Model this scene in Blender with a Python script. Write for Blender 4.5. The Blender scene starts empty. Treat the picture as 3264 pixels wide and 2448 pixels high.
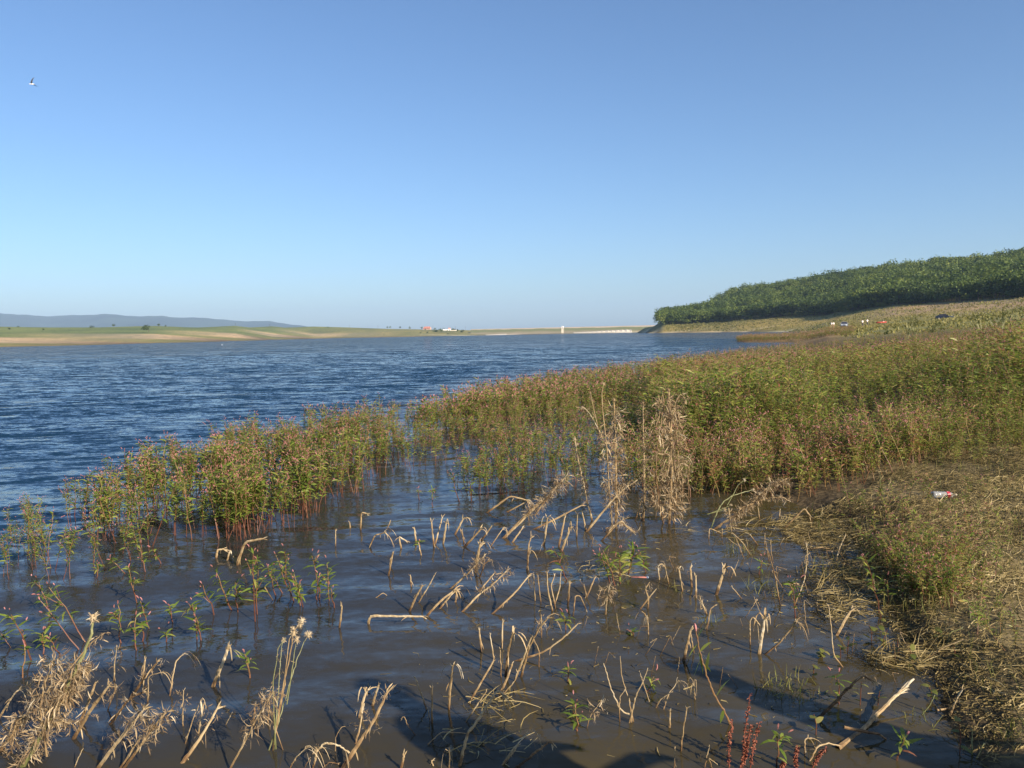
import bpy, math, random
import numpy as np
from mathutils import Vector, Matrix

random.seed(7)
RNG = np.random.default_rng(11)
SC = bpy.context.scene
COL = SC.collection
R = math.radians

# ------------------------------------------------------------------ camera
EYE = np.array([0.0, 0.0, 1.75])
FPX, CX, CY = 2550.0, 1632.0, 1224.0          # focal length and centre in photograph pixels
PITCH, ROLL = math.atan(160.7 / 2550), math.atan(0.0187)
_f = np.array([0, math.cos(PITCH), -math.sin(PITCH)])
_U = np.array([0, math.sin(PITCH), math.cos(PITCH)])
_R = np.array([1.0, 0, 0])
CR = _R * math.cos(ROLL) - _U * math.sin(ROLL)
CU = _U * math.cos(ROLL) + _R * math.sin(ROLL)
cam_data = bpy.data.cameras.new("camera")
cam_data.sensor_width = 36.0
cam_data.lens = 36.0 * FPX / 3264.0
cam_data.clip_start = 0.05
cam_data.clip_end = 40000.0
cam = bpy.data.objects.new("camera", cam_data)
COL.objects.link(cam)
M = Matrix.Identity(4)
for i in range(3):
    M[i][0], M[i][1], M[i][2], M[i][3] = CR[i], CU[i], -_f[i], EYE[i]
cam.matrix_world = M
SC.camera = cam
HAZE = 0.95e-4

# ------------------------------------------------------------------ world, sun, exposure
SUN_AZ, SUN_EL = R(138), R(27)                # azimuth clockwise from the view direction: behind, to the right
world = bpy.data.worlds.new("World")
SC.world = world
world.use_nodes = True
wn = world.node_tree.nodes
bg = wn["Background"]
sky = wn.new("ShaderNodeTexSky")
sky.sky_type = 'NISHITA'
sky.sun_disc = False
sky.sun_elevation = SUN_EL
sky.sun_rotation = SUN_AZ
sky.altitude = 200
sky.air_density = 1.0
sky.dust_density = 1.1
sky.ozone_density = 5.8
world.node_tree.links.new(sky.outputs[0], bg.inputs[0])
bg.inputs[1].default_value = 0.082
sun_data = bpy.data.lights.new("sun", 'SUN')
sun_data.energy = 5.0
sun_data.angle = R(0.5)
sun_data.color = (1.0, 0.86, 0.68)
sun = bpy.data.objects.new("sun", sun_data)
COL.objects.link(sun)
_s = Vector((math.sin(SUN_AZ) * math.cos(SUN_EL), math.cos(SUN_AZ) * math.cos(SUN_EL), math.sin(SUN_EL)))
sun.rotation_euler = _s.to_track_quat('Z', 'Y').to_euler()
sun.location = (30, -30, 40)
SC.view_settings.view_transform = 'Standard'
SC.view_settings.look = 'None'
SC.view_settings.exposure = 0.98
SC.view_settings.gamma = 1.0
SC.render.engine = 'CYCLES'
cy = SC.cycles
cy.max_bounces = 6
cy.diffuse_bounces = 2
cy.glossy_bounces = 2
cy.transmission_bounces = 4
cy.volume_bounces = 0
cy.transparent_max_bounces = 6
cy.use_denoising = True
cy.caustics_reflective = False
cy.caustics_refractive = False

# ------------------------------------------------------------------ helpers
def ray(px, py):
    d = _f + (px - CX) / FPX * CR - (py - CY) / FPX * CU
    return d
def P(px, py, z=0.0):
    d = ray(px, py)
    return EYE + d * ((z - EYE[2]) / d[2])
def at(px, py, Y):
    d = ray(px, py)
    return EYE + d * (Y / d[1])
def horizon(px):
    return 1062.0 - (px - 1700.0) * 0.0187
def az_of(px, py=None):
    d = ray(px, horizon(px) if py is None else py)
    return math.atan2(d[0], d[1])
def pix(p):
    d = np.asarray(p) - EYE
    k = d @ _f
    return CX + FPX * (d @ CR) / k, CY - FPX * (d @ CU) / k

def tag(o, label=None, cat=None, group=None, kind=None):
    if label: o['label'] = label
    if cat: o['category'] = cat
    if group: o['group'] = group
    if kind: o['kind'] = kind
    return o

def empty(name, loc=(0, 0, 0), rz=0.0, parent=None):
    o = bpy.data.objects.new(name, None)
    o.empty_display_size = 0.1
    COL.objects.link(o)
    o.location = loc
    o.rotation_euler = (0, 0, rz)
    if parent: o.parent = parent
    return o

class Geo:
    """quads only; per-vertex tint, per-face material slot"""
    def __init__(s):
        s.V, s.Q, s.T, s.M, s.n = [], [], [], [], 0
    def add(s, V, Q, tint=0.5, mat=0):
        V = np.asarray(V, float).reshape(-1, 3); Q = np.asarray(Q, np.int64).reshape(-1, 4)
        s.V.append(V); s.Q.append(Q + s.n)
        s.T.append(np.broadcast_to(np.asarray(tint, float), (len(V),)).copy())
        s.M.append(np.full(len(Q), mat, np.int32)); s.n += len(V)
        return s
    def arrays(s):
        if not s.V: return (np.zeros((0, 3)), np.zeros((0, 4), np.int64), np.zeros(0), np.zeros(0, np.int32))
        return np.concatenate(s.V), np.concatenate(s.Q), np.concatenate(s.T), np.concatenate(s.M)
    def tube(s, pts, rad, sides=5, tint=0.5, mat=0, cap=True):
        pts = np.asarray(pts, float); n = len(pts)
        rad = np.broadcast_to(np.asarray(rad, float), (n,))
        t = np.gradient(pts, axis=0); t /= np.linalg.norm(t, axis=1, keepdims=True) + 1e-9
        ref = np.array([0.31, 0.17, 0.93]) if abs(t[0] @ np.array([0.31, 0.17, 0.93])) < 0.9 else np.array([1.0, 0.1, 0])
        a = np.cross(t, ref); a /= np.linalg.norm(a, axis=1, keepdims=True) + 1e-9
        b = np.cross(t, a)
        th = np.linspace(0, 2 * math.pi, sides, endpoint=False)
        ring = np.cos(th)[None, :, None] * a[:, None, :] + np.sin(th)[None, :, None] * b[:, None, :]
        V = (pts[:, None, :] + ring * rad[:, None, None]).reshape(-1, 3)
        i = np.arange(n - 1)[:, None] * sides; j = np.arange(sides)[None, :]; k = (j + 1) % sides
        Q = np.stack([i + j, i + k, i + sides + k, i + sides + j], -1).reshape(-1, 4)
        tt = np.repeat(np.broadcast_to(np.asarray(tint, float), (n,)), sides)
        if cap and sides == 4:
            Q = np.concatenate([Q, [[3, 2, 1, 0]], [[(n - 1) * 4 + x for x in range(4)]]])
        if cap and sides == 6:
            o = (n - 1) * 6
            Q = np.concatenate([Q, [[o, o + 1, o + 2, o + 3], [o, o + 3, o + 4, o + 5]]])
        s.add(V, Q, tt, mat)
    def leaf(s, base, d, L, W, droop=0.5, tint=0.5, mat=0, roll=0.0, st=(0, .22, .5, .78, 1), ws=(.12, .8, 1, .62, .04)):
        d = np.asarray(d, float); d = d / (np.linalg.norm(d) + 1e-9)
        side = np.cross(d, [0, 0, 1.0]); l = np.linalg.norm(side)
        side = side / l if l > 1e-3 else np.array([1.0, 0, 0])
        up = np.cross(side, d)
        w = side * math.cos(roll) + up * math.sin(roll)
        p = np.asarray(base, float); V = []
        for k in range(len(st)):
            if k:
                m = (st[k] + st[k - 1]) / 2
                dd = d - np.array([0, 0, droop * 2 * m]); dd /= np.linalg.norm(dd)
                p = p + dd * L * (st[k] - st[k - 1])
            V += [p - w * W * ws[k] / 2, p + w * W * ws[k] / 2]
        n = len(st)
        s.add(V, [[2 * k, 2 * k + 1, 2 * k + 3, 2 * k + 2] for k in range(n - 1)], tint, mat)
    def box(s, c, size, tint=0.5, mat=0, rz=0.0, taper=1.0, tint_top=None):
        x, y, z = np.asarray(size) / 2
        V = np.array([[-x, -y, -z], [x, -y, -z], [x, y, -z], [-x, y, -z], [-x * taper, -y * taper, z], [x * taper, -y * taper, z], [x * taper, y * taper, z], [-x * taper, y * taper, z]])
        c_, s_ = math.cos(rz), math.sin(rz)
        V = V @ np.array([[c_, s_, 0], [-s_, c_, 0], [0, 0, 1]]) + np.asarray(c)
        s.add(V, [[0, 3, 2, 1], [4, 5, 6, 7], [0, 1, 5, 4], [1, 2, 6, 5], [2, 3, 7, 6], [3, 0, 4, 7]], tint, mat)

def make_mesh(name, arr, mats, smooth=False, extra=None):
    V, Q, T, Mi = arr
    me = bpy.data.meshes.new(name)
    me.vertices.add(len(V)); me.vertices.foreach_set("co", np.ascontiguousarray(V, np.float32).ravel())
    me.loops.add(len(Q) * 4); me.loops.foreach_set("vertex_index", np.ascontiguousarray(Q, np.int32).ravel())
    me.polygons.add(len(Q))
    me.polygons.foreach_set("loop_start", np.arange(0, len(Q) * 4, 4, dtype=np.int32))
    me.polygons.foreach_set("loop_total", np.full(len(Q), 4, np.int32))
    me.polygons.foreach_set("material_index", np.ascontiguousarray(Mi, np.int32))
    me.polygons.foreach_set("use_smooth", np.full(len(Q), smooth, bool))
    a = me.attributes.new("tint", 'FLOAT', 'POINT'); a.data.foreach_set("value", np.ascontiguousarray(T, np.float32))
    for k, v in (extra or {}).items():
        if v.ndim == 1:
            a = me.attributes.new(k, 'FLOAT', 'POINT'); a.data.foreach_set("value", np.ascontiguousarray(v, np.float32))
        else:
            a = me.attributes.new(k, 'FLOAT_VECTOR', 'POINT'); a.data.foreach_set("vector", np.ascontiguousarray(v, np.float32).ravel())
    for m in mats: me.materials.append(m)
    me.update(calc_edges=True)
    return me

def obj(name, geo, mats, parent=None, smooth=False, loc=None, extra=None):
    me = geo if isinstance(geo, bpy.types.Mesh) else make_mesh(name, geo.arrays() if isinstance(geo, Geo) else geo, mats if isinstance(mats, (list, tuple)) else [mats], smooth, extra)
    o = bpy.data.objects.new(name, me)
    COL.objects.link(o)
    if parent: o.parent = parent
    if loc is not None: o.location = loc
    return o

def scatter(variants, pos, rot, scl, dt=None, tilt=None):
    """merge copies of array tuples: scl (n,) or (n,3); dt tint offset; tilt (n,2) lean in x and y"""
    n = len(pos); pick = RNG.integers(0, len(variants), n)
    scl = np.asarray(scl, float)
    if scl.ndim == 1: scl = np.repeat(scl[:, None], 3, 1)
    dt = np.zeros(n) if dt is None else dt
    out = [[], [], [], []]; off = 0
    for vi, (V, Q, T, Mi) in enumerate(variants):
        I = np.nonzero(pick == vi)[0]
        if not len(I) or not len(V): continue
        c, s = np.cos(rot[I])[:, None], np.sin(rot[I])[:, None]
        W = V[None] * scl[I][:, None, :]
        X = W[..., 0] * c - W[..., 1] * s; Y = W[..., 0] * s + W[..., 1] * c; Z = W[..., 2]
        if tilt is not None:
            X = X + Z * tilt[I, 0][:, None]; Y = Y + Z * tilt[I, 1][:, None]
        A = np.stack([X, Y, Z], -1) + pos[I][:, None, :]
        k = len(I); m = len(V)
        out[0].append(A.reshape(-1, 3))
        out[1].append((Q[None] + (np.arange(k) * m)[:, None, None]).reshape(-1, 4) + off)
        out[2].append((T[None] + dt[I][:, None]).ravel())
        out[3].append(np.tile(Mi, k)); off += k * m
    if not out[0]: return (np.zeros((0, 3)), np.zeros((0, 4), np.int64), np.zeros(0), np.zeros(0, np.int32))
    return tuple(np.concatenate(o) for o in out)

def merge(arrs):
    off = 0; o = [[], [], [], []]
    for V, Q, T, Mi in arrs:
        o[0].append(V); o[1].append(Q + off); o[2].append(T); o[3].append(Mi); off += len(V)
    return tuple(np.concatenate(x) for x in o)

# ------------------------------------------------------------------ materials
def new_mat(name):
    m = bpy.data.materials.new(name); m.use_nodes = True
    return m, m.node_tree.nodes, m.node_tree.links, m.node_tree.nodes["Principled BSDF"]

def ramp_node(N, stops):
    r = N.new("ShaderNodeValToRGB")
    e = r.color_ramp.elements
    while len(e) < len(stops): e.new(0.5)
    for k, (p, c) in enumerate(stops):
        e[k].position = p; e[k].color = (*c, 1)
    return r

def mat_tint(name, stops, rough=0.7, transl=0.0, nscale=30.0, namt=0.25, spec=0.3, bump=0.0):
    """colour ramp driven by the mesh's own tint attribute plus a little noise"""
    m, N, L, B = new_mat(name)
    a = N.new("ShaderNodeAttribute"); a.attribute_name = "tint"
    tc = N.new("ShaderNodeNewGeometry")
    nz = N.new("ShaderNodeTexNoise"); nz.inputs["Scale"].default_value = nscale; nz.inputs["Detail"].default_value = 3
    L.new(tc.outputs["Position"], nz.inputs["Vector"])
    mm = N.new("ShaderNodeMath"); mm.operation = 'MULTIPLY_ADD'
    mm.inputs[1].default_value = namt; L.new(nz.outputs[0], mm.inputs[0])
    ad = N.new("ShaderNodeMath"); ad.operation = 'SUBTRACT'; L.new(a.outputs["Fac"], ad.inputs[0]); ad.inputs[1].default_value = namt * 0.5
    L.new(ad.outputs[0], mm.inputs[2])
    rp = ramp_node(N, stops); L.new(mm.outputs[0], rp.inputs[0])
    L.new(rp.outputs[0], B.inputs["Base Color"])
    B.inputs["Roughness"].default_value = rough
    B.inputs["Specular IOR Level"].default_value = spec
    if bump:
        bp = N.new("ShaderNodeBump"); bp.inputs["Strength"].default_value = bump; bp.inputs["Distance"].default_value = 0.01
        L.new(nz.outputs[0], bp.inputs["Height"]); L.new(bp.outputs[0], B.inputs["Normal"])
    if transl:
        t = N.new("ShaderNodeBsdfTranslucent"); L.new(rp.outputs[0], t.inputs[0])
        mx = N.new("ShaderNodeMixShader"); mx.inputs[0].default_value = transl
        L.new(B.outputs[0], mx.inputs[1]); L.new(t.outputs[0], mx.inputs[2])
        L.new(mx.outputs[0], N["Material Output"].inputs[0])
    return m

def mat_plain(name, col, rough=0.6, metal=0.0, spec=0.5, nscale=8.0, namt=0.12, coat=0.0):
    m, N, L, B = new_mat(name)
    tc = N.new("ShaderNodeTexCoord")
    nz = N.new("ShaderNodeTexNoise"); nz.inputs["Scale"].default_value = nscale; nz.inputs["Detail"].default_value = 4
    L.new(tc.outputs["Object"], nz.inputs["Vector"])
    rp = ramp_node(N, [(0.3, tuple(c * (1 - namt) for c in col)), (0.7, tuple(min(1, c * (1 + namt)) for c in col))])
    L.new(nz.outputs[0], rp.inputs[0]); L.new(rp.outputs[0], B.inputs["Base Color"])
    B.inputs["Roughness"].default_value = rough; B.inputs["Metallic"].default_value = metal
    B.inputs["Specular IOR Level"].default_value = spec; B.inputs["Coat Weight"].default_value = coat
    return m

MAT = {}
MAT['knot_leaf'] = mat_tint("knotweed_leaf", [(0.0, (0.06, 0.10, 0.014)), (0.40, (0.15, 0.215, 0.03)), (0.68, (0.25, 0.285, 0.055)), (0.88, (0.33, 0.27, 0.075)), (1.0, (0.30, 0.13, 0.07))], 0.45, 0.42, 25, 0.3)
MAT['knot_stem'] = mat_tint("knotweed_stem", [(0.0, (0.06, 0.026, 0.017)), (0.5, (0.145, 0.056, 0.032)), (1.0, (0.25, 0.17, 0.07))], 0.5, 0, 25, 0.4)
MAT['knot_flower'] = mat_tint("knotweed_flower", [(0.0, (0.20, 0.08, 0.06)), (0.5, (0.38, 0.16, 0.14)), (1.0, (0.52, 0.24, 0.24))], 0.8, 0.2, 40, 0.4)
MAT['dry'] = mat_tint("dry_stalk", [(0.0, (0.05, 0.03, 0.015)), (0.25, (0.14, 0.08, 0.035)), (0.55, (0.30, 0.21, 0.105)), (0.8, (0.40, 0.31, 0.18)), (1.0, (0.52, 0.45, 0.32))], 0.75, 0, 60, 0.35, bump=0.4)
MAT['dry_leaf'] = mat_tint("dry_thistle_leaf", [(0.0, (0.10, 0.065, 0.035)), (0.4, (0.24, 0.165, 0.09)), (0.7, (0.41, 0.31, 0.18)), (1.0, (0.58, 0.49, 0.34))], 0.8, 0.2, 40, 0.4)
MAT['green_stem'] = mat_tint("green_thistle", [(0.0, (0.10, 0.11, 0.03)), (0.5, (0.22, 0.22, 0.09)), (1.0, (0.38, 0.38, 0.22))], 0.7, 0.15, 40, 0.3)
MAT['straw'] = mat_tint("straw_litter", [(0.0, (0.035, 0.025, 0.012)), (0.3, (0.12, 0.09, 0.03)), (0.6, (0.27, 0.205, 0.08)), (1.0, (0.50, 0.41, 0.22))], 0.75, 0.1, 12, 0.4)
MAT['grass'] = mat_tint("grass_blade", [(0.0, (0.03, 0.045, 0.01)), (0.5, (0.09, 0.11, 0.02)), (1.0, (0.25, 0.22, 0.065))], 0.55, 0.3, 12, 0.4)
MAT['dock'] = mat_tint("rust_dock", [(0.0, (0.10, 0.025, 0.014)), (0.5, (0.20, 0.062, 0.035)), (1.0, (0.30, 0.12, 0.07))], 0.8, 0, 60, 0.4)
MAT['crown'] = mat_tint("tree_leaf", [(0.0, (0.026, 0.046, 0.012)), (0.4, (0.085, 0.13, 0.024)), (0.7, (0.15, 0.195, 0.034)), (1.0, (0.24, 0.26, 0.05))], 0.6, 0.35, 0.5, 0.3)
MAT['bark'] = mat_tint("bark", [(0.0, (0.05, 0.04, 0.03)), (1.0, (0.16, 0.13, 0.10))], 0.9, 0, 4, 0.5)
MAT['concrete'] = mat_plain("pale_concrete", (0.56, 0.50, 0.40), 0.85, nscale=0.6, namt=0.2)
MAT['white'] = mat_plain("white_paint", (0.80, 0.80, 0.80), 0.6, namt=0.04)
MAT['dark'] = mat_plain("dark_opening", (0.03, 0.03, 0.04), 0.4)
MAT['redroof'] = mat_plain("red_roof", (0.42, 0.17, 0.13), 0.8, nscale=1, namt=0.2)
MAT['redwall'] = mat_plain("pink_wall", (0.56, 0.37, 0.30), 0.8, nscale=0.7, namt=0.2)
# ------------------------------------------------------------------ terrain: one sheet, heights read along compass directions
MUD, STRAWC, MEAD, TAN, GREEN, PALE, SOIL = (0.085, 0.062, 0.038), (0.20, 0.155, 0.085), (0.28, 0.225, 0.08), (0.43, 0.325, 0.215), (0.135, 0.17, 0.06), (0.55, 0.49, 0.37), (0.35, 0.245, 0.15)
OLIVE, WOOD, REDSH = (0.19, 0.185, 0.07), (0.035, 0.045, 0.015), (0.21, 0.15, 0.075)
def left(r0, ztan, zgreen):
    return [(0, -0.5, MUD), (r0 - 8, -0.5, MUD), (r0, 0.0, REDSH), (r0 + 12, 0.7, OLIVE), (r0 + 50, ztan * 0.35, OLIVE), (r0 + 62, ztan * 0.42, TAN), (r0 + 160, ztan, TAN), (r0 + 175, ztan + 0.8, GREEN),
            (r0 + 480, zgreen, GREEN), (r0 + 900, zgreen - 6, GREEN), (5000, 5, GREEN), (16000, 0, GREEN)]
PROF = {
 -1400: left(380, 5.0, 15.5), -600: left(400, 5.0, 16.5),
 0: left(437, 5.0, 17.6), 500: left(550, 6.2, 18.6), 750: left(700, 7.2, 20.0), 870: [(0, -0.5, MUD), (870, -0.5, MUD), (880, 0, REDSH), (900, 0.9, OLIVE), (960, 3.0, OLIVE), (975, 3.5, TAN), (1080, 7.5, TAN), (1100, 8.3, GREEN), (1340, 20.8, GREEN), (1750, 15, GREEN), (5000, 3, GREEN), (16000, 0, GREEN)],
 1000: [(0, -0.5, MUD), (1080, -0.5, MUD), (1100, 0, REDSH), (1130, 1.2, OLIVE), (1230, 6.0, TAN), (1290, 8, OLIVE), (1450, 21, GREEN), (1900, 15, GREEN), (5000, 0.5, GREEN), (16000, 0, GREEN)],
 1300: [(0, -0.5, MUD), (1130, -0.5, MUD), (1150, 0, REDSH), (1170, 1.0, OLIVE), (1280, 9.0, OLIVE), (1420, 13, OLIVE), (1800, 8, GREEN), (5000, 0.5, GREEN), (16000, 0, GREEN)],
 1480: [(0, -0.5, MUD), (1180, -0.5, MUD), (1200, 0, PALE), (1215, 1.0, OLIVE), (1330, 7.5, OLIVE), (1430, 9.5, OLIVE), (1800, 5, GREEN), (5000, 0.5, GREEN), (16000, 0, GREEN)],
 1600: [(0, -0.5, MUD), (1240, -0.5, MUD), (1265, 0.2, PALE), (1330, 3.0, OLIVE), (1420, 6, OLIVE), (2500, 2, GREEN), (16000, 0, GREEN)],
 2030: [(0, -0.5, MUD), (1100, -0.5, MUD), (1130, 0.2, PALE), (1250, 3.0, OLIVE), (1420, 6, OLIVE), (2500, 2, GREEN), (16000, 0, GREEN)],
 2085: [(0, -0.5, MUD), (13, -0.3, MUD), (16, 0.04, MUD), (26, 0.04, MUD), (32, -0.4, MUD), (620, -0.5, MUD), (632, 0.2, PALE), (645, 1.8, MEAD), (690, 6.0, MEAD), (760, 6.0, OLIVE), (1300, 4, OLIVE), (16000, 0, GREEN)],
 2055: [(0, -0.5, MUD), (690, -0.5, MUD), (705, 0.2, PALE), (730, 3.5, MEAD), (780, 5, OLIVE), (1100, 4, OLIVE), (1300, 4, OLIVE), (16000, 0, GREEN)],
 2115: [(0, -0.5, MUD), (12, -0.3, MUD), (15, 0.05, MUD), (26, 0.05, MUD), (33, -0.4, MUD), (580, -0.5, MUD), (592, 0.1, PALE), (600, 1.0, MEAD), (640, 6.5, OLIVE), (668, 9.3, OLIVE), (720, 12, WOOD), (800, 8, OLIVE), (1300, 4, OLIVE), (16000, 0, GREEN)],
 2300: [(0, -0.5, MUD), (9, -0.1, MUD), (10, 0.03, MUD), (25, 0.10, MUD), (40, 0.06, MUD), (52, -0.4, MUD), (548, -0.5, MUD), (558, 0.1, PALE), (566, 0.8, MEAD), (600, 5.0, MEAD), (640, 8.6, WOOD), (860, 31, WOOD), (1100, 10, OLIVE), (16000, 0, GREEN)],
 2345: [(0, -0.5, MUD), (8.9, -0.1, MUD), (9.6, 0.05, MUD), (30, 0.15, MUD), (47, 0.08, MUD), (60, -0.3, MUD), (520, -0.5, MUD), (530, 0.1, PALE), (540, 0.8, MEAD), (590, 5.5, MEAD), (628, 8.9, WOOD), (860, 35, WOOD), (1100, 10, OLIVE), (16000, 0, GREEN)],
 2370: [(0, -0.5, MUD), (8.8, -0.1, MUD), (9.6, 0.05, MUD), (30, 0.18, MUD), (48, 0.10, MUD), (62, -0.3, MUD), (108, -0.1, MUD), (114, 0.14, REDSH), (150, 0.16, REDSH), (156, -0.2, MUD), (500, -0.5, MUD), (515, 0.1, PALE), (525, 0.8, MEAD), (585, 5.5, MEAD), (622, 9.0, WOOD), (860, 37, WOOD), (1100, 10, OLIVE), (16000, 0, GREEN)],
 2500: [(0, -0.5, MUD), (8.3, -0.1, MUD), (9, 0.06, MUD), (25, 0.25, MUD), (55, 0.18, MUD), (80, -0.3, MUD), (105, -0.1, MUD), (109, 0.15, REDSH), (165, 0.25, REDSH), (172, -0.2, MUD), (420, -0.4, MUD), (434, 0.1, PALE), (445, 0.8, MEAD), (520, 4.6, MEAD), (580, 8.8, MEAD), (600, 9.5, WOOD), (850, 41, WOOD), (1100, 20, OLIVE), (16000, 0, GREEN)],
 2575: [(0, -0.5, MUD), (8, -0.1, MUD), (8.7, 0.06, MUD), (25, 0.32, MUD), (60, 0.3, MUD), (92, 0.05, MUD), (100, 0.12, REDSH), (200, 0.6, REDSH), (240, 0.1, MEAD), (370, -0.1, PALE), (385, 0.3, MEAD), (470, 3.6, MEAD), (560, 9.0, MEAD), (575, 9.6, WOOD), (840, 43.5, WOOD), (1100, 20, OLIVE), (16000, 0, GREEN)],
 2640: [(0, -0.5, MUD), (7.5, -0.1, MUD), (8.2, 0.06, MUD), (25, 0.38, MUD), (60, 0.45, MUD), (110, 0.7, REDSH), (200, 1.35, MEAD), (300, 2.0, MEAD), (470, 5.2, MEAD), (540, 9.2, MEAD), (555, 10, WOOD), (820, 44.5, WOOD), (1100, 20, OLIVE), (16000, 0, GREEN)],
 2750: [(0, -0.5, MUD), (6.4, -0.1, MUD), (7.0, 0.05, MUD), (12, 0.22, STRAWC), (25, 0.45, MUD), (60, 0.6, MUD), (110, 0.9, OLIVE), (215, 1.7, MEAD), (300, 3.2, MEAD), (430, 7.5, MEAD), (490, 11, MEAD), (502, 12, WOOD), (780, 45.5, WOOD), (1100, 20, OLIVE), (16000, 0, GREEN)],
 2850: [(0, -0.4, MUD), (5.2, -0.08, MUD), (5.7, 0.05, MUD), (9, 0.2, STRAWC), (25, 0.5, MUD), (60, 0.75, MUD), (110, 1.3, OLIVE), (215, 2.3, OLIVE), (300, 4.6, MEAD), (340, 6.5, SOIL), (420, 10.2, SOIL), (470, 13, MEAD), (480, 14, WOOD), (760, 45, WOOD), (1100, 20, OLIVE), (16000, 0, GREEN)],
 2950: [(0, -0.3, MUD), (4.3, -0.06, MUD), (4.8, 0.05, MUD), (7, 0.18, STRAWC), (25, 0.55, MUD), (60, 0.85, MUD), (110, 1.5, OLIVE), (215, 2.7, OLIVE), (300, 5.6, MEAD), (330, 7.0, SOIL), (410, 10.8, SOIL), (445, 12.8, MEAD), (455, 13.4, WOOD), (740, 45, WOOD), (1100, 20, OLIVE), (16000, 0, GREEN)],
 3100: [(0, -0.3, MUD), (3.5, -0.05, MUD), (3.9, 0.05, MUD), (6, 0.16, STRAWC), (25, 0.6, MUD), (60, 1.0, MUD), (110, 1.8, OLIVE), (215, 3.6, OLIVE), (290, 6.2, SOIL), (400, 12, SOIL), (420, 13.2, WOOD), (720, 45.5, WOOD), (1100, 20, OLIVE), (16000, 0, GREEN)],
 3264: [(0, -0.3, MUD), (3.0, -0.05, MUD), (3.3, 0.05, MUD), (5, 0.15, STRAWC), (25, 0.65, MUD), (60, 1.1, MUD), (110, 2.2, OLIVE), (215, 5.0, OLIVE), (250, 6.0, SOIL), (370, 11.8, SOIL), (390, 13, WOOD), (700, 46, WOOD), (1100, 20, OLIVE), (16000, 0, GREEN)],
 3700: [(0, 0.0, MUD), (1.8, 0.02, MUD), (3, 0.12, STRAWC), (25, 0.7, MUD), (60, 1.3, MUD), (110, 3.0, OLIVE), (215, 6, OLIVE), (240, 7, SOIL), (340, 15, SOIL), (360, 16.5, WOOD), (680, 47, WOOD), (1100, 20, OLIVE), (16000, 0, GREEN)],
 5200: [(0, 0.05, MUD), (1.0, 0.08, MUD), (3, 0.2, STRAWC), (25, 0.8, MUD), (60, 1.5, OLIVE), (215, 6, OLIVE), (340, 15, SOIL), (360, 16.5, WOOD), (680, 47, WOOD), (1100, 20, OLIVE), (16000, 0, GREEN)],
}
_pk = sorted(PROF)
_paz = np.array([az_of(k) for k in _pk])
_rg = np.exp(np.linspace(math.log(0.8), math.log(16000), 900))
_Z = np.array([np.interp(_rg, [q[0] for q in PROF[k]], [q[1] for q in PROF[k]]) for k in _pk])
_C = np.array([[np.interp(_rg, [q[0] for q in PROF[k]], [q[2][c] for q in PROF[k]]) for c in range(3)] for k in _pk])
def _lookup(x, y, tab):
    x = np.asarray(x, float); y = np.asarray(y, float)
    az = np.arctan2(x, y); r = np.hypot(x, y)
    ri = np.interp(np.log(np.clip(r, 0.8, 16000)), np.log(_rg), np.arange(len(_rg)))
    ai = np.interp(az, _paz, np.arange(len(_paz)))
    i0 = np.clip(ri.astype(int), 0, len(_rg) - 2); a0 = np.clip(ai.astype(int), 0, len(_paz) - 2)
    fr, fa = ri - i0, ai - a0
    return (tab[a0, i0] * (1 - fr) + tab[a0, i0 + 1] * fr) * (1 - fa) + (tab[a0 + 1, i0] * (1 - fr) + tab[a0 + 1, i0 + 1] * fr) * fa
def wob(x, y):
    r = np.hypot(x, y)
    near = 0.025 * np.sin(3.1 * x + 1.3 * y) * np.sin(2.3 * y - 1.1 * x + 0.5) + 0.012 * np.sin(9 * x + 2 * y) * np.sin(8 * y - 3 * x)
    mid = 0.12 * np.sin(0.21 * x + 0.4) * np.sin(0.17 * y + 0.11 * x)
    far = 1.2 * np.sin(0.021 * x + 0.6) * np.sin(0.017 * y + 0.009 * x) + 0.5 * np.sin(0.06 * x) * np.sin(0.05 * y + 1)
    k1 = np.clip((40 - r) / 25, 0, 1); k2 = np.clip((r - 20) / 60, 0, 1) * np.clip((900 - r) / 400, 0, 1); k3 = np.clip((r - 420) / 300, 0, 1)
    return near * k1 + mid * k2 + far * k3 * np.where(x < 150, 0.25, 1.0)
def zt(x, y):
    z0 = _lookup(x, y, _Z)
    w = wob(np.asarray(x, float), np.asarray(y, float))
    r = np.hypot(np.asarray(x, float), np.asarray(y, float))
    z0 = np.where(z0 < 0, z0 * np.interp(r, [0, 9, 14], [0.3, 0.4, 1]), z0 * np.interp(r, [0, 6, 11], [0.45, 0.6, 1.0]))
    return z0 + w * np.clip(np.abs(z0) * 4 + 0.15, 0, 1)

azs = np.unique(np.concatenate([np.linspace(R(-180), R(-46), 24, endpoint=False), np.linspace(R(-46), R(46), 520), np.linspace(R(46), R(180), 24)]))
rs = np.concatenate([[0.05], np.exp(np.linspace(math.log(1.0), math.log(16000), 420))])
A_, R_ = np.meshgrid(azs, rs, indexing='ij')
X_, Y_ = np.sin(A_) * R_, np.cos(A_) * R_
Z_ = zt(X_, Y_)
behind = np.clip((np.abs(A_) - R(60)) / R(40), 0, 1)
Z_ = Z_ * (1 - behind) + behind * (0.15 + np.clip(R_ * 0.02, 0, 6))
cols = np.stack([_lookup(X_, Y_, _C[:, c]) for c in range(3)], -1).reshape(-1, 3)
na, nr = A_.shape
ii = (np.arange(na - 1)[:, None] * nr + np.arange(nr - 1)[None]).ravel()
Qg = np.stack([ii, ii + 1, ii + nr + 1, ii + nr], -1)[:, ::-1]
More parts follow.
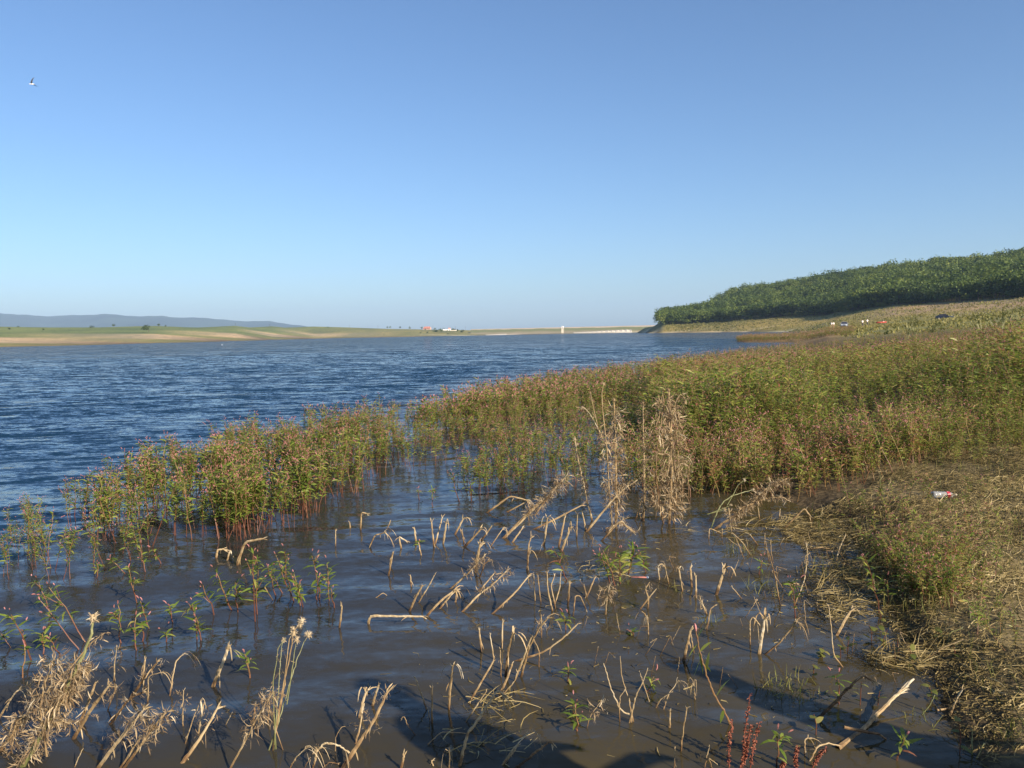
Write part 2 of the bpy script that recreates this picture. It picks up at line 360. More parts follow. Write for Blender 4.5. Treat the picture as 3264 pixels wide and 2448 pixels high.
def mat_ground():
    m, N, L, B = new_mat("ground")
    a = N.new("ShaderNodeAttribute"); a.attribute_name = "cover"
    g = N.new("ShaderNodeNewGeometry")
    def noise(scale, det=4, sx=1, sy=1):
        mp = N.new("ShaderNodeMapping"); mp.inputs["Scale"].default_value = (sx, sy, 1); L.new(g.outputs["Position"], mp.inputs[0])
        n = N.new("ShaderNodeTexNoise"); n.inputs["Scale"].default_value = scale; n.inputs["Detail"].default_value = det; L.new(mp.outputs[0], n.inputs["Vector"]); return n
    def mulmix(col, n, lo, hi, p0=0.35, p1=0.65):
        r = ramp_node(N, [(p0, (lo,) * 3 if not isinstance(lo, tuple) else lo), (p1, (hi,) * 3 if not isinstance(hi, tuple) else hi)]); L.new(n.outputs[0], r.inputs[0])
        x = N.new("ShaderNodeMixRGB"); x.blend_type = 'MULTIPLY'; x.inputs[0].default_value = 1
        L.new(col, x.inputs[1]); L.new(r.outputs[0], x.inputs[2]); return x.outputs[0]
    c = a.outputs["Color"]
    c = mulmix(c, noise(0.02, 6, 1, 0.45), (0.72, 0.78, 0.75), (1.25, 1.15, 1.0))
    c = mulmix(c, noise(0.25, 5, 1, 0.5), (0.75, 0.80, 0.8), (1.2, 1.15, 1.1))
    c = mulmix(c, noise(9, 6), 0.55, 1.35)
    L.new(c, B.inputs["Base Color"]); B.inputs["Roughness"].default_value = 0.9; B.inputs["Specular IOR Level"].default_value = 0.2
    bp = N.new("ShaderNodeBump"); bp.inputs["Distance"].default_value = 0.05; bp.inputs["Strength"].default_value = 0.7
    L.new(noise(14, 6).outputs[0], bp.inputs["Height"]); L.new(bp.outputs[0], B.inputs["Normal"])
    return m
Vg = np.stack([X_, Y_, Z_], -1).reshape(-1, 3)
ground = obj("ground", (Vg, Qg, np.zeros(len(Vg)), np.zeros(len(Qg), np.int32)), mat_ground(), smooth=True, extra={"cover": cols})
tag(ground, "muddy lake bed, bank, meadow and far fields", kind='structure')

# ------------------------------------------------------------------ water: real wave relief near, fine ripple slopes in the material
waz = np.linspace(R(-50), R(48), 520)
wrs = np.concatenate([np.exp(np.linspace(math.log(0.9), math.log(90), 1150)), np.exp(np.linspace(math.log(90), math.log(1500), 120))[1:]])
A_, R_ = np.meshgrid(waz, wrs, indexing='ij')
X_, Y_ = np.sin(A_) * R_, np.cos(A_) * R_
# how far from the flooded stand towards the open lake (0 shallows .. 1 open)
_edge = [P(-200, 1900), P(300, 1560), P(700, 1430), P(1150, 1330), P(1500, 1215), P(2100, 1135), P(2560, 1085)]
def openness(x, y):
    ex = np.array([e[0] for e in _edge]); ey = np.array([e[1] for e in _edge])
    ye = np.interp(x, ex, ey, left=ey[0] * 0.7, right=400.0)
    return np.clip((y - ye) / (2.5 + 0.35 * np.abs(ye)) + 0.45, 0, 1)
OP = openness(X_, Y_)
Z_ = np.zeros_like(X_)
wr = np.random.default_rng(5)
for k in range(46):
    lam = 10 ** wr.uniform(-0.62, 0.62)            # 0.24 .. 4.2 m
    th = R(wr.normal(104, 17))                    # travel direction, crests nearly across the view
    kx, ky = math.cos(th) * 2 * math.pi / lam, math.sin(th) * 2 * math.pi / lam
    amp = 0.0041 * lam ** 0.75
    lim = lam / (6 * 0.0040)
    fade = np.clip((lim * 1.6 - R_) / (lim * 0.8), 0, 1)
    ph = wr.uniform(0, 6.28) + 0.6 * np.sin(0.23 * X_ + k) + 0.5 * np.sin(0.31 * Y_ + 2 * k)
    env = 0.6 + 0.5 * np.sin(0.35 * X_ / lam ** 0.5 + k * 1.7) * np.sin(0.28 * Y_ / lam ** 0.5 + k)
    calm = 0.45 + 0.55 * OP if lam < 0.7 else 0.3 + 0.7 * OP
    s = np.sin(kx * X_ + ky * Y_ + ph)
    Z_ += amp * fade * calm * env * (s + 0.25 * np.cos(2 * (kx * X_ + ky * Y_ + ph)))
ux, uy = math.cos(R(103)), math.sin(R(103))       # a few swells that run in among the stalks
near = np.clip((9 - R_) / 4, 0, 1)
Z_ += near * 0.010 * np.sin((ux * X_ + uy * Y_) * 2 * math.pi / 0.85 + 0.9 * np.sin(0.9 * X_) + 0.5 * np.sin(1.7 * X_ + 1)) * (0.55 + 0.45 * np.sin(0.7 * X_ - 0.9 * Y_ + 0.8)) * np.clip((2.6 - X_) / 2.0, 0.15, 1)
na, nr = A_.shape
ii = (np.arange(na - 1)[:, None] * nr + np.arange(nr - 1)[None]).ravel()
Qw = np.stack([ii, ii + 1, ii + nr + 1, ii + nr], -1)[:, ::-1]
def mat_water():
    m, N, L, B = new_mat("lake_water")
    g = N.new("ShaderNodeNewGeometry")
    a = N.new("ShaderNodeAttribute"); a.attribute_name = "open"
    tot = None
    for (sx, sy, rot, amp, det) in ((3.0, 8.0, 12, 0.70, 3), (0.6, 1.9, 16, 0.55, 3), (0.10, 0.32, 10, 0.20, 2), (13, 26, 18, 0.55, 3)):
        mp = N.new("ShaderNodeMapping"); mp.inputs["Scale"].default_value = (sx, sy, 1); mp.inputs["Rotation"].default_value = (0, 0, R(-rot)); L.new(g.outputs["Position"], mp.inputs[0])
        n = N.new("ShaderNodeTexNoise"); n.inputs["Scale"].default_value = 1; n.inputs["Detail"].default_value = det; n.inputs["Roughness"].default_value = 0.6; L.new(mp.outputs[0], n.inputs["Vector"])
        v = N.new("ShaderNodeVectorMath"); v.operation = 'SUBTRACT'; L.new(n.outputs["Color"], v.inputs[0]); v.inputs[1].default_value = (0.5, 0.5, 0.5)
        w = N.new("ShaderNodeVectorMath"); w.operation = 'MULTIPLY'; L.new(v.outputs[0], w.inputs[0]); w.inputs[1].default_value = (amp * 0.6, amp * 1.35, 0)
        if tot is None: tot = w.outputs[0]
        else:
            d = N.new("ShaderNodeVectorMath"); d.operation = 'ADD'; L.new(tot, d.inputs[0]); L.new(w.outputs[0], d.inputs[1]); tot = d.outputs[0]
    k = N.new("ShaderNodeAttribute"); k.attribute_name = "slope"
    sc = N.new("ShaderNodeVectorMath"); sc.operation = 'SCALE'; L.new(tot, sc.inputs[0]); L.new(k.outputs["Fac"], sc.inputs["Scale"])
    sk = N.new("ShaderNodeVectorMath"); sk.operation = 'SCALE'; sk.inputs[0].default_value = (0, -0.085, 0); L.new(k.outputs["Fac"], sk.inputs["Scale"])   # wave fronts run steeper towards the shore
    s2 = N.new("ShaderNodeVectorMath"); s2.operation = 'ADD'; L.new(g.outputs["Normal"], s2.inputs[0]); L.new(sk.outputs[0], s2.inputs[1])
    ad = N.new("ShaderNodeVectorMath"); ad.operation = 'ADD'; L.new(s2.outputs[0], ad.inputs[0]); L.new(sc.outputs[0], ad.inputs[1])
    nm = N.new("ShaderNodeVectorMath"); nm.operation = 'NORMALIZE'; L.new(ad.outputs[0], nm.inputs[0])
    L.new(nm.outputs[0], B.inputs["Normal"])
    nz = N.new("ShaderNodeTexNoise"); nz.inputs["Scale"].default_value = 0.9; nz.inputs["Detail"].default_value = 4; L.new(g.outputs["Position"], nz.inputs["Vector"])
    mud = ramp_node(N, [(0.3, (0.036, 0.029, 0.0135)), (0.7, (0.056, 0.045, 0.022))]); L.new(nz.outputs[0], mud.inputs[0])
    am = N.new("ShaderNodeAttribute"); am.attribute_name = "mud"
    m0 = N.new("ShaderNodeMixRGB"); L.new(am.outputs["Fac"], m0.inputs[0]); m0.inputs[1].default_value = (0.027, 0.027, 0.025, 1); L.new(mud.outputs[0], m0.inputs[2])
    mx = N.new("ShaderNodeMixRGB"); L.new(a.outputs["Fac"], mx.inputs[0]); L.new(m0.outputs[0], mx.inputs[1]); mx.inputs[2].default_value = (0.006, 0.024, 0.052, 1)
    L.new(mx.outputs[0], B.inputs["Base Color"])
    B.inputs["Roughness"].default_value = 0.07; B.inputs["IOR"].default_value = 1.333
    return m
MAT['water'] = mat_water()
Vw = np.stack([X_, Y_, Z_], -1).reshape(-1, 3)
water = obj("water", (Vw, Qw, np.zeros(len(Vw)), np.zeros(len(Qw), np.int32)), MAT['water'], smooth=True, extra={"open": OP.ravel(), "mud": np.clip((X_ - (-2.1 + 0.50 * (Y_ - 3))) / 2.4 + 0.10, 0, 1).ravel(), "slope": (0.32 + 0.68 * OP + 2.0 * np.clip(np.log(R_ / 12) / math.log(25), 0, 1)).ravel()})
tag(water, "rippled blue lake turning brown in the shallows", kind='structure')

# ------------------------------------------------------------------ far hills
def hills():
    xs = [-900, -300, 0, 140, 340, 430, 460, 520, 570, 650, 700, 760, 860, 940, 1010]
    ys = [990, 992, 998, 1006, 1002, 1009, 1010, 1007, 1013, 1011, 1017, 1022, 1024, 1036, 1046]
    px = np.linspace(-900, 1010, 240)
    py = np.interp(px, xs, ys) + 0.8 * np.sin(px * 0.05) + 0.5 * np.sin(px * 0.13)
    D = 8200.0
    rows = []
    for k, t in enumerate(np.linspace(-1, 1, 15)):
        prof = max(0.0, 1 - abs(t) ** 1.6)
        r = D + t * 1700 + 150 * np.sin(px * 0.011 + t)
        V = []
        for i in range(len(px)):
            top = at(px[i], py[i], D)
            az = math.atan2(top[0], top[1]); rr = r[i] / math.cos(az) * math.cos(az)
            V.append([math.tan(az) * r[i], r[i], -20 + (top[2] + 20) * prof * (1 + 0.05 * math.sin(px[i] * 0.05 + 5 * t) * (1 - prof))])
        rows.append(V)
    V = np.array(rows); nk, nx = V.shape[:2]
    ii = (np.arange(nk - 1)[:, None] * nx + np.arange(nx - 1)[None]).ravel()
    Q = np.stack([ii, ii + 1, ii + nx + 1, ii + nx], -1)
    m = mat_plain("far_hill", (0.035, 0.05, 0.03), 0.95, nscale=0.003, namt=0.5, spec=0.1)
    o = obj("hills", (V.reshape(-1, 3), Q, np.zeros(nk * nx), np.zeros(len(Q), np.int32)), m, smooth=True)
    tag(o, "long wooded hills fading blue beyond the far fields", kind='structure')
hills()
# ------------------------------------------------------------------ far things: trees, wood, buildings, dam
def tree_geo(rng, H, Wd, n, q, tint=0.4, low=0.12):
    """crown of many small leaf clumps over several lobes, plus a tapered trunk with limbs"""
    c = Geo(); lobes = []
    nl = rng.integers(4, 7)
    for k in range(nl):
        a = rng.uniform(0, 6.28); rr = Wd * 0.5 * rng.uniform(0.1, 0.62)
        lobes.append((np.array([math.cos(a) * rr, math.sin(a) * rr, H * rng.uniform(low + 0.22, 0.80)]), Wd * rng.uniform(0.20, 0.34), rng.normal(0, 0.12)))
    for k in range(n):
        p0, lr, lt = lobes[rng.integers(nl)]
        d = rng.normal(size=3); d /= np.linalg.norm(d)
        if d[2] < -0.3: d[2] *= 0.4
        p = p0 + d * lr * rng.uniform(0.55, 1.12) * np.array([1, 1, 0.85])
        s = q * rng.uniform(0.6, 1.3)
        nrm = d + rng.normal(size=3) * 0.6 + np.array([0, 0, 0.35]); nrm /= np.linalg.norm(nrm)
        a = np.cross(nrm, rng.normal(size=3)); a /= np.linalg.norm(a); b = np.cross(nrm, a)
        V = [p - a * s, p + b * s * 0.7 - a * 0.2 * s, p + a * s, p - b * s * 0.75 + a * 0.15 * s]
        c.add(V, [[0, 1, 2, 3]], tint + lt + rng.normal(0, 0.10))
    t = Geo()
    t.tube([(0, 0, -0.4), (0.02 * H, 0, 0.2 * H), (0.01 * H, 0.02 * H, 0.45 * H), (0, 0, 0.7 * H)], [0.028 * H, 0.022 * H, 0.015 * H, 0.004 * H], 5, 0.5)
    for p0, lr, lt in lobes:
        z = rng.uniform(0.25, 0.5) * H
        t.tube([(0.01 * H, 0, z), p0 * 0.5 + np.array([0, 0, z * 0.5]), p0], [0.010 * H, 0.007 * H, 0.002 * H], 3, 0.45, cap=False)
    return c, t

trng = np.random.default_rng(21)
TREES = [tree_geo(trng, 1.0, trng.uniform(0.85, 1.5), 380, 0.052, 0.46, trng.uniform(-0.12, 0.06)) for k in range(9)]
TREE_ME = [(make_mesh("crown", c.arrays(), [MAT['crown']]), make_mesh("trunk", t.arrays(), [MAT['bark']])) for c, t in TREES]
TREE_TINT = [[make_mesh("crown", (c.arrays()[0], c.arrays()[1], c.arrays()[2] + d, c.arrays()[3]), [MAT['crown']]) for d in (-0.16, -0.05, 0.06, 0.17)] for c, t in TREES]
def plant_tree(x, y, z, H, rz, k, name, label, cat, group=None, sx=1.0, tint=None):
    o = empty(name, (x, y, z), rz); o.scale = (H * sx, H * sx, H)
    tag(o, label, cat, group)
    c, t = TREE_ME[k]
    if tint is None: c = TREE_TINT[k][max(0, min(3, int(1.5 + 1.1 * (math.sin(x * 0.06 + 1.3 * math.sin(y * 0.031)) + math.sin(y * 0.052 + 0.03 * x + 2)) + random.gauss(0, 0.9))))]
    if tint is not None:
        V, Q, T, Mi = TREES[k][0].arrays(); c = make_mesh("crown", (V, Q, T + tint, Mi), [MAT['crown']])
    obj("crown", c, None, o); obj("trunk", t, None, o)
    return o

def wood():
    # front edge of the wood in photograph pixels -> distance of first row
    ex = [2112, 2300, 2345, 2370, 2500, 2575, 2640, 2750, 2850, 2950, 3100, 3264, 3700]
    er = [640, 632, 622, 616, 594, 568, 548, 497, 474, 449, 414, 383, 352]
    tr = [720, 850, 850, 850, 840, 835, 815, 775, 755, 735, 715, 695, 670]
    pts = []
    az0, az1 = az_of(2112), az_of(3430)
    pxs = np.array(ex); azs_ = np.array([az_of(p) for p in ex])
    rng = np.random.default_rng(3)
    n = 0
    while n < 5200:
        a = rng.uniform(az0, az1); e = np.interp(a, azs_, er); t = np.interp(a, azs_, tr)
        if rng.uniform() < 0.17: r = e - 3 + rng.uniform(0, 13)
        else: r = math.sqrt(rng.uniform(e * e, (t + 25) ** 2))
        n += 1
        x, y = math.sin(a) * r, math.cos(a) * r
        pts.append((x, y, r, r - e, rng.uniform()))
    patch = lambda x, y: 0.5 * math.sin(x * 0.06 + 1.3 * math.sin(y * 0.031)) + 0.5 * math.sin(y * 0.052 + 0.03 * x + 2)
    pts.sort(key=lambda p: p[2] / (1.35 if p[3] < 14 else 1.0))
    kept = []; cell = {}
    for p in pts:                                   # keep crowns from standing on one another
        key = (int(p[0] // 5.5), int(p[1] // 5.5))
        if cell.get(key, 0) >= 1 + (p[4] > 0.7): continue
        cell[key] = cell.get(key, 0) + 1; kept.append(p)
    nobj = 0; rest = []
    for (x, y, r, de, u) in kept:
        H = (5.2 + 6.5 * u ** 1.5) * (1 + 0.18 * patch(y, x))
        bush = de < 9 and u < 0.62
        if bush: H = 1.8 + 4.6 * u
        z = float(zt(x, y)) - 0.2
        if nobj < 285 and de < 60:
            k = int(rng.integers(len(TREES)))
            if bush: plant_tree(x, y, z, H, rng.uniform(0, 6.28), k, "bush", "low yellow-green bush along the foot of the wooded hill", "bush", "bushes along the foot of the wood", 1.25, 0.40 + 0.2 * rng.uniform())
            else: plant_tree(x, y, z, H, rng.uniform(0, 6.28), k, "deciduous_tree", "round dark green tree in the lower front rows of the hillside wood", "tree", "trees in the front rows of the wood", 1.0)
            nobj += 1
        else: rest.append((x, y, z, H, rng.normal(0, 0.11) + 0.13 * patch(x, y) + (0.36 if bush else 0)))
    rest = np.array(rest); n = len(rest)
    arr = scatter([c.arrays() for c, t in TREES], rest[:, :3], rng.uniform(0, 6.28, n), np.stack([rest[:, 3] * 1.08] * 2 + [rest[:, 3]], -1), rest[:, 4])
    tag(obj("woods", arr, [MAT['crown']]), "dense green oak wood covering the hill", kind='stuff')
    print("wood", nobj, n)
wood()

def pine():
    Y = 655.0
    b = at(2106, 1027, Y); b[2] = float(zt(b[0], b[1]))
    H = (1027 - 986) / FPX * Y
    c, t = Geo(), Geo(); rng = np.random.default_rng(8)
    t.tube([(0, 0, -0.5), (0.1, 0, H * 0.5), (0, 0, H * 0.97)], [0.22, 0.15, 0.05], 6, 0.3)
    for k, zf in enumerate((0.28, 0.42, 0.55, 0.66, 0.78, 0.88, 0.96)):
        Rr = H * 0.30 * (1.15 - 0.75 * zf) * rng.uniform(0.85, 1.2)
        for j in range(6):
            a = j * 1.05 + k * 0.6 + rng.uniform(-.2, .2)
            e = np.array([math.cos(a) * Rr, math.sin(a) * Rr, H * zf + 0.3])
            t.tube([(0, 0, H * zf), e * np.array([.5, .5, 1]), e], [0.06, 0.04, 0.015], 3, 0.3, cap=False)
            for i in range(16):
                u = rng.uniform(0.35, 1.08); p = np.array([e[0] * u, e[1] * u, e[2]]) + rng.normal(size=3) * [0.25, 0.25, 0.13]
                s = rng.uniform(0.22, 0.4)
                c.add([p + [-s, 0, -.05], p + [0, -s, .05], p + [s, 0, -.02], p + [0, s, .06]], [[0, 1, 2, 3]], 0.12 + rng.normal(0, 0.06))
    o = empty("pine_tree", b); tag(o, "lone dark pine with layered branches at the tip of the wooded headland", "pine tree")
    obj("crown", c, MAT['crown'], o); obj("trunk", t, MAT['bark'], o)
pine()

# trees and bushes on the far left shore and by the houses: (pixel x, base y, width px, height px, distance, label)
FARB = [
 (473, 1057, 30, 20, 680, "broad round dark bush on green slope above the tan beach"),
 (290, 1045, 16, 8, 760, "flat low dark shrub in the green field left of the round bush"),
 (361, 1038, 12, 8, 800, "small dark tree on the skyline between the low shrub and round bush"),
 (505, 1037, 9, 8, 830, "small rounded tree on skyline just right of the round bush"),
 (527, 1038, 5, 5, 830, "tiny dark shrub on skyline right of the small rounded tree"),
 (29, 1048, 11, 7, 640, "small dark shrub at far left edge of green field"),
 (58, 1041, 8, 4, 720, "tiny dark shrub on skyline near left edge of the fields"),
 (140, 1050, 9, 6, 650, "small grey-green shrub in the field right of the leftmost shrubs"),
 (1046, 1048, 8, 5, 1350, "small dark shrub on green field edge left of the red barn, lowest one"),
 (1235, 1045, 6, 5, 1400, "paired small tree on skyline left of red barn"),
 (1244, 1045, 8, 5, 1400, "wider small tree beside the paired one on skyline left of barn"),
 (1275, 1047, 5, 7, 1400, "single small tree midway along skyline left of red barn"),
 (1306, 1048, 6, 7, 1390, "small upright tree on skyline second to left of red barn"),
 (1344, 1049, 6, 7, 1380, "small upright tree touching the left end of the red barn"),
 (1387, 1061, 15, 13, 1230, "large dark bush below the right end of red barn"),
 (1386, 1048, 9, 5, 1300, "dark tree top behind large bush right of red barn"),
 (1399, 1050, 4, 4, 1300, "tiny round tree between the barn and white house"),
 (1404, 1051, 5, 6, 1290, "small round tree left of the two dark bushes by white house"),
 (1407, 1057, 11, 8, 1240, "lower dark bush left of the white house wall"),
 (1415, 1049, 11, 6, 1260, "dark tree behind low wall left of the white house"),
 (1446, 1053, 13, 10, 1240, "tall dark tree at the right side of white house"),
 (1457, 1053, 9, 8, 1240, "dark tree right of the tall tree beside white house"),
 (1474, 1057, 13, 9, 1210, "grey-green bush at the right end of the house group"),
 (1503, 1050, 4, 3, 1300, "tiny lone shrub on the skyline right of houses"),
 (1341, 1061, 6, 4, 1200, "small grey shrub on slope below the red barn"),
 (1362, 1060, 8, 5, 1195, "small olive shrub on slope under the barn, right one"),
 (1427, 1062, 6, 4, 1180, "small dark shrub on bank below the white house"),
]
def far_bushes():
    rng = np.random.default_rng(14)
    for (px, py, w, h, D, lab) in FARB:
        b = at(px, py, D); zz = float(zt(b[0], b[1]))
        H = 1.25 * h / FPX * D; W = 1.35 * w / FPX * D
        c, t = tree_geo(rng, H, W, 190, H * 0.085, 0.16 + rng.uniform(0, 0.1), 0.05)
        o = empty("shrub" if h < 9 else "bush", (b[0], b[1], min(b[2], b[2] * 0.5 + zz * 0.5 + 0.3) - 0.1)); tag(o, lab, "shrub" if h < 9 else "bush", "bushes and small trees on the far shore")
        obj("crown", c, MAT['crown'], o); obj("trunk", t, MAT['bark'], o)
far_bushes()

def gable(name_roof, parent, w, d, h, roof_h, over, wallmat, roofmat, cham=0.0):
    """walls and roof of a small house, ridge along x"""
    g = Geo()
    V = [(-w/2, -d/2, 0), (w/2, -d/2, 0), (w/2, d/2, 0), (-w/2, d/2, 0), (-w/2, -d/2, h), (w/2, -d/2, h), (w/2, d/2, h), (-w/2, d/2, h), (-w/2, 0, h + roof_h - .05), (w/2, 0, h + roof_h - .05), (-w/2, 0, h), (w/2, 0, h)]
    g.add(V, [[0, 1, 5, 4], [1, 2, 6, 5], [2, 3, 7, 6], [3, 0, 4, 7], [4, 8, 10, 10], [8, 7, 10, 10], [5, 11, 9, 9], [9, 11, 6, 6]], 0.5)
    obj("wall", g, wallmat, parent)
    r = Geo(); t = 0.18
    x0, x1 = -w/2 - over, w/2 + over
    for s in (-1, 1):
        a = np.array([(x0, s * (d/2 + over), h - over * roof_h / (d/2)), (x1, s * (d/2 + over), h - over * roof_h / (d/2)), (x1 - cham, 0, h + roof_h), (x0 + cham, 0, h + roof_h)])
        b = a + [0, 0, t]
        r.add(np.concatenate([a, b]), [[0, 1, 2, 3], [7, 6, 5, 4], [0, 4, 5, 1], [1, 5, 6, 2], [2, 6, 7, 3], [3, 7, 4, 0]], 0.5)
    return obj(name_roof, r, roofmat, parent)

def houses():
    D = 1290.0
    b = at(1362, 1049.5, D); s = D / FPX
    o = empty("barn", (b[0], b[1], b[2] - 0.6), R(-12)); tag(o, "long red barn with hipped red roof above the far shore", "barn")
    gable("roof", o, 23 * s, 6.0, 2.2, 2.6, 0.5, MAT['redwall'], MAT['redroof'], cham=2.0)
    g = Geo(); g.box((-2.5, -3.03, 0.9), (1.8, 0.06, 1.8)); obj("door", g, MAT['dark'], o)
    for x in (1.2, 3.2):
        g = Geo(); g.box((x, -3.03, 1.3), (0.9, 0.06, 0.8)); obj("window", g, MAT['dark'], o)
    D = 1255.0; s = D / FPX
    b = at(1432.5, 1052.5, D)
    o = empty("house", (b[0], b[1], b[2] - 0.5), R(6)); tag(o, "small white house with a red tiled roof on the far shore", "house")
    gable("roof", o, 8.5 * s, 4.2, 3.0, 1.2, 0.25, MAT['white'], MAT['redroof'], cham=0.6)
    for x in (-0.9, 1.0):
        g = Geo(); g.box((x, -2.13, 1.7), (0.7, 0.06, 0.8)); obj("window", g, MAT['dark'], o)
    g = Geo(); g.box((0.1, -2.13, 0.95), (0.7, 0.06, 1.9)); obj("door", g, MAT['dark'], o)
    b = at(1419, 1052, D)
    o = empty("shed", (b[0], b[1], b[2] - 0.4), R(6)); tag(o, "low pale flat-roofed annex wall left of the white house", "shed")
    g = Geo(); g.box((0, 0, 0.85), (15 * s, 3.0, 1.7)); obj("wall", g, MAT['white'], o)
    g = Geo(); g.box((0, 0, 1.78), (15.6 * s, 3.3, 0.15)); obj("roof", g, MAT['concrete'], o)
    b = at(1447, 1053.5, D - 30)
    g = Geo(); g.box((0, 0, 0.5), (18 * s, 0.3, 1.2), rz=R(2)); tag(obj("wall", g, MAT['concrete'], loc=(b[0], b[1], b[2] - 0.3)), "low pale garden wall running right from the white house", "wall")
    poles = [(1380, 1049, 11, "thin utility pole just right of the red barn"), (1452, 1050, 10, "darker utility pole between the trees right of white house"), (1483, 1052, 12, "faint utility pole at right end of the house group"),
             (1205, 1045, 9, "utility pole on skyline left of the small paired trees"), (1114, 1044, 7, "utility pole on skyline of the green field, left of others"), (750, 1036, 7, "utility pole standing at the low end of the blue hills"), (860, 1041, 8, "utility pole on green skyline right of the hills end")]
    for (px, py, h, lab) in poles:
        D2 = 1330.0 if px > 1000 else 1100.0
        b = at(px, py, D2); H = h / FPX * D2
        o = empty("utility_pole", (b[0], b[1], b[2] - 0.5)); tag(o, lab, "utility pole", "utility poles on the far shore")
        g = Geo(); g.tube([(0, 0, -0.5), (0, 0, H + 0.5)], [0.14, 0.09], 6, 0.3); obj("mast", g, MAT['bark'], o)
        g = Geo(); g.box((0, 0, H + 0.1), (1.6, 0.12, 0.14), 0.3); obj("crossarm", g, MAT['bark'], o)
houses()

def dam():
    A = at(1500, 1067, 1275.0); B = at(2105, 1057, 1275.0)
    A[2] = B[2] = 0
    n = 120
    def mat_dam():
        m, N, L, Bs = new_mat("dam_face")
        g = N.new("ShaderNodeNewGeometry"); sp = N.new("ShaderNodeSeparateXYZ"); L.new(g.outputs["Position"], sp.inputs[0])
        nz = N.new("ShaderNodeTexNoise"); nz.inputs["Scale"].default_value = 0.05; nz.inputs["Detail"].default_value = 6; L.new(g.outputs["Position"], nz.inputs["Vector"])
        ma = N.new("ShaderNodeMath"); ma.operation = 'MULTIPLY_ADD'; L.new(nz.outputs[0], ma.inputs[0]); ma.inputs[1].default_value = 4.0; L.new(sp.outputs[2], ma.inputs[2])
        mr = N.new("ShaderNodeMapRange"); mr.inputs[1].default_value = 1.2; mr.inputs[2].default_value = 12.2; L.new(ma.outputs[0], mr.inputs[0])
        rp = ramp_node(N, [(0.0, (0.46, 0.40, 0.31)), (0.10, (0.44, 0.38, 0.29)), (0.16, (0.22, 0.18, 0.12)), (0.42, (0.19, 0.17, 0.10)), (0.6, (0.115, 0.125, 0.05)), (0.86, (0.13, 0.14, 0.055)), (0.93, (0.38, 0.32, 0.24)), (1.0, (0.36, 0.29, 0.23))])
        L.new(mr.outputs[0], rp.inputs[0]); L.new(rp.outputs[0], Bs.inputs["Base Color"]); Bs.inputs["Roughness"].default_value = 0.95
        return m
    prof = [(-26, -0.8), (-22, 0.3), (-19, 1.1), (0, 7.2), (9, 9.6), (11, 9.9), (17, 9.9), (19, 9.5), (50, 0)]
    d = (B - A) / np.linalg.norm(B - A); nrm = np.array([-d[1], d[0], 0])
    rng = np.random.default_rng(2)
    V = []
    for i in range(n + 1):
        p = A + (B - A) * i / n
        for (o, z) in prof:
            q = p + nrm * o; V.append([q[0], q[1], z + (rng.normal(0, 0.12) if 0.5 < z < 9.8 else 0) + 0.0016 * i * 6 * (z > 5)])
    m = len(prof); Q = []
    for i in range(n):
        for k in range(m - 1): Q.append([i * m + k, (i + 1) * m + k, (i + 1) * m + k + 1, i * m + k + 1])
    g = Geo(); g.add(V, Q)
    o = obj("dam", g, mat_dam(), smooth=True); tag(o, "long low grassy earth dam with a pale stone toe across the lake", "dam")
    # pale stone aprons at the water
    for (x0, x1, y0, h, D, lab) in ((1830, 2015, 1060, 9, 1180, "broad pale stone apron at water's edge right of the intake tower"), (1548, 1615, 1067, 3.2, 1200, "short pale gravel spit at the left foot of dam")):
        p, q = at(x0, y0, D), at(x1, y0 - 0.0187 * (x1 - x0), D - 25)
        gg = Geo(); n2 = 40
        VV = []
        for i in range(n2 + 1):
            u = i / n2; c = p + (q - p) * u; hh = h / FPX * D * (0.35 + 0.65 * u) * (1 + 0.15 * math.sin(i * 1.9))
            VV += [[c[0], c[1] - 3, -0.5], [c[0], c[1], 0.4], [c[0], c[1] + 9, hh], [c[0], c[1] + 26, hh + 0.2], [c[0], c[1] + 30, -0.5]]
        gg.add(VV, [[i * 5 + k, (i + 1) * 5 + k, (i + 1) * 5 + k + 1, i * 5 + k + 1] for i in range(n2) for k in range(4)])
        tag(obj("stone_apron", gg, MAT['concrete']), lab, "embankment")
    # intake tower
    D = 1210.0; b = at(1793.5, 1063.5, D); s = D / FPX
    o = empty("intake_tower", (b[0], b[1], 0)); tag(o, "pale concrete intake tower with white windowed cabin before the dam", "tower")
    H = (1063.5 - 1046) * s + 0.2
    g = Geo()
    for x in (-1, 1): g.box((x * 2.9 * s, 0, H / 2 - 0.5), (1.7 * s, 6 * s, H + 1.0))
    g.box((0, 0.6 * s, H / 2 - 0.5), (4.2 * s, 4.4 * s, H + 0.96)); g.box((0, 0, H * 0.93), (7.6 * s, 6.2 * s, 0.5))
    obj("shaft", g, MAT['concrete'], o)
    g = Geo(); g.box((0, 0, H + 0.2), (9.2 * s, 8 * s, 0.35)); obj("platform", g, MAT['concrete'], o)
    g = Geo(); g.box((-0.3 * s, 0, H + 0.4 + 2.6 * s), (6.8 * s, 6 * s, 5.2 * s)); cab = obj("cabin", g, MAT['white'], o)
    g = Geo(); g.box((-0.3 * s, 0, H + 0.4 + 5.3 * s), (7.4 * s, 6.6 * s, 0.22)); obj("roof", g, MAT['white'], cab)
    g = Geo(); g.box((-0.9 * s, -3.02 * s, H + 0.4 + 2.8 * s), (2.8 * s, 0.1, 2.7 * s)); obj("window", g, MAT['dark'], cab)
    g = Geo()
    for x in (-4.4, -2.2, 0, 2.2, 4.4): g.tube([(x * s, -3.9 * s, H + 0.3), (x * s, -3.9 * s, H + 1.3)], 0.04, 4)
    g.tube([(-4.4 * s, -3.9 * s, H + 1.3), (4.4 * s, -3.9 * s, H + 1.3)], 0.04, 4); obj("railing", g, MAT['dark'], o)
dam()
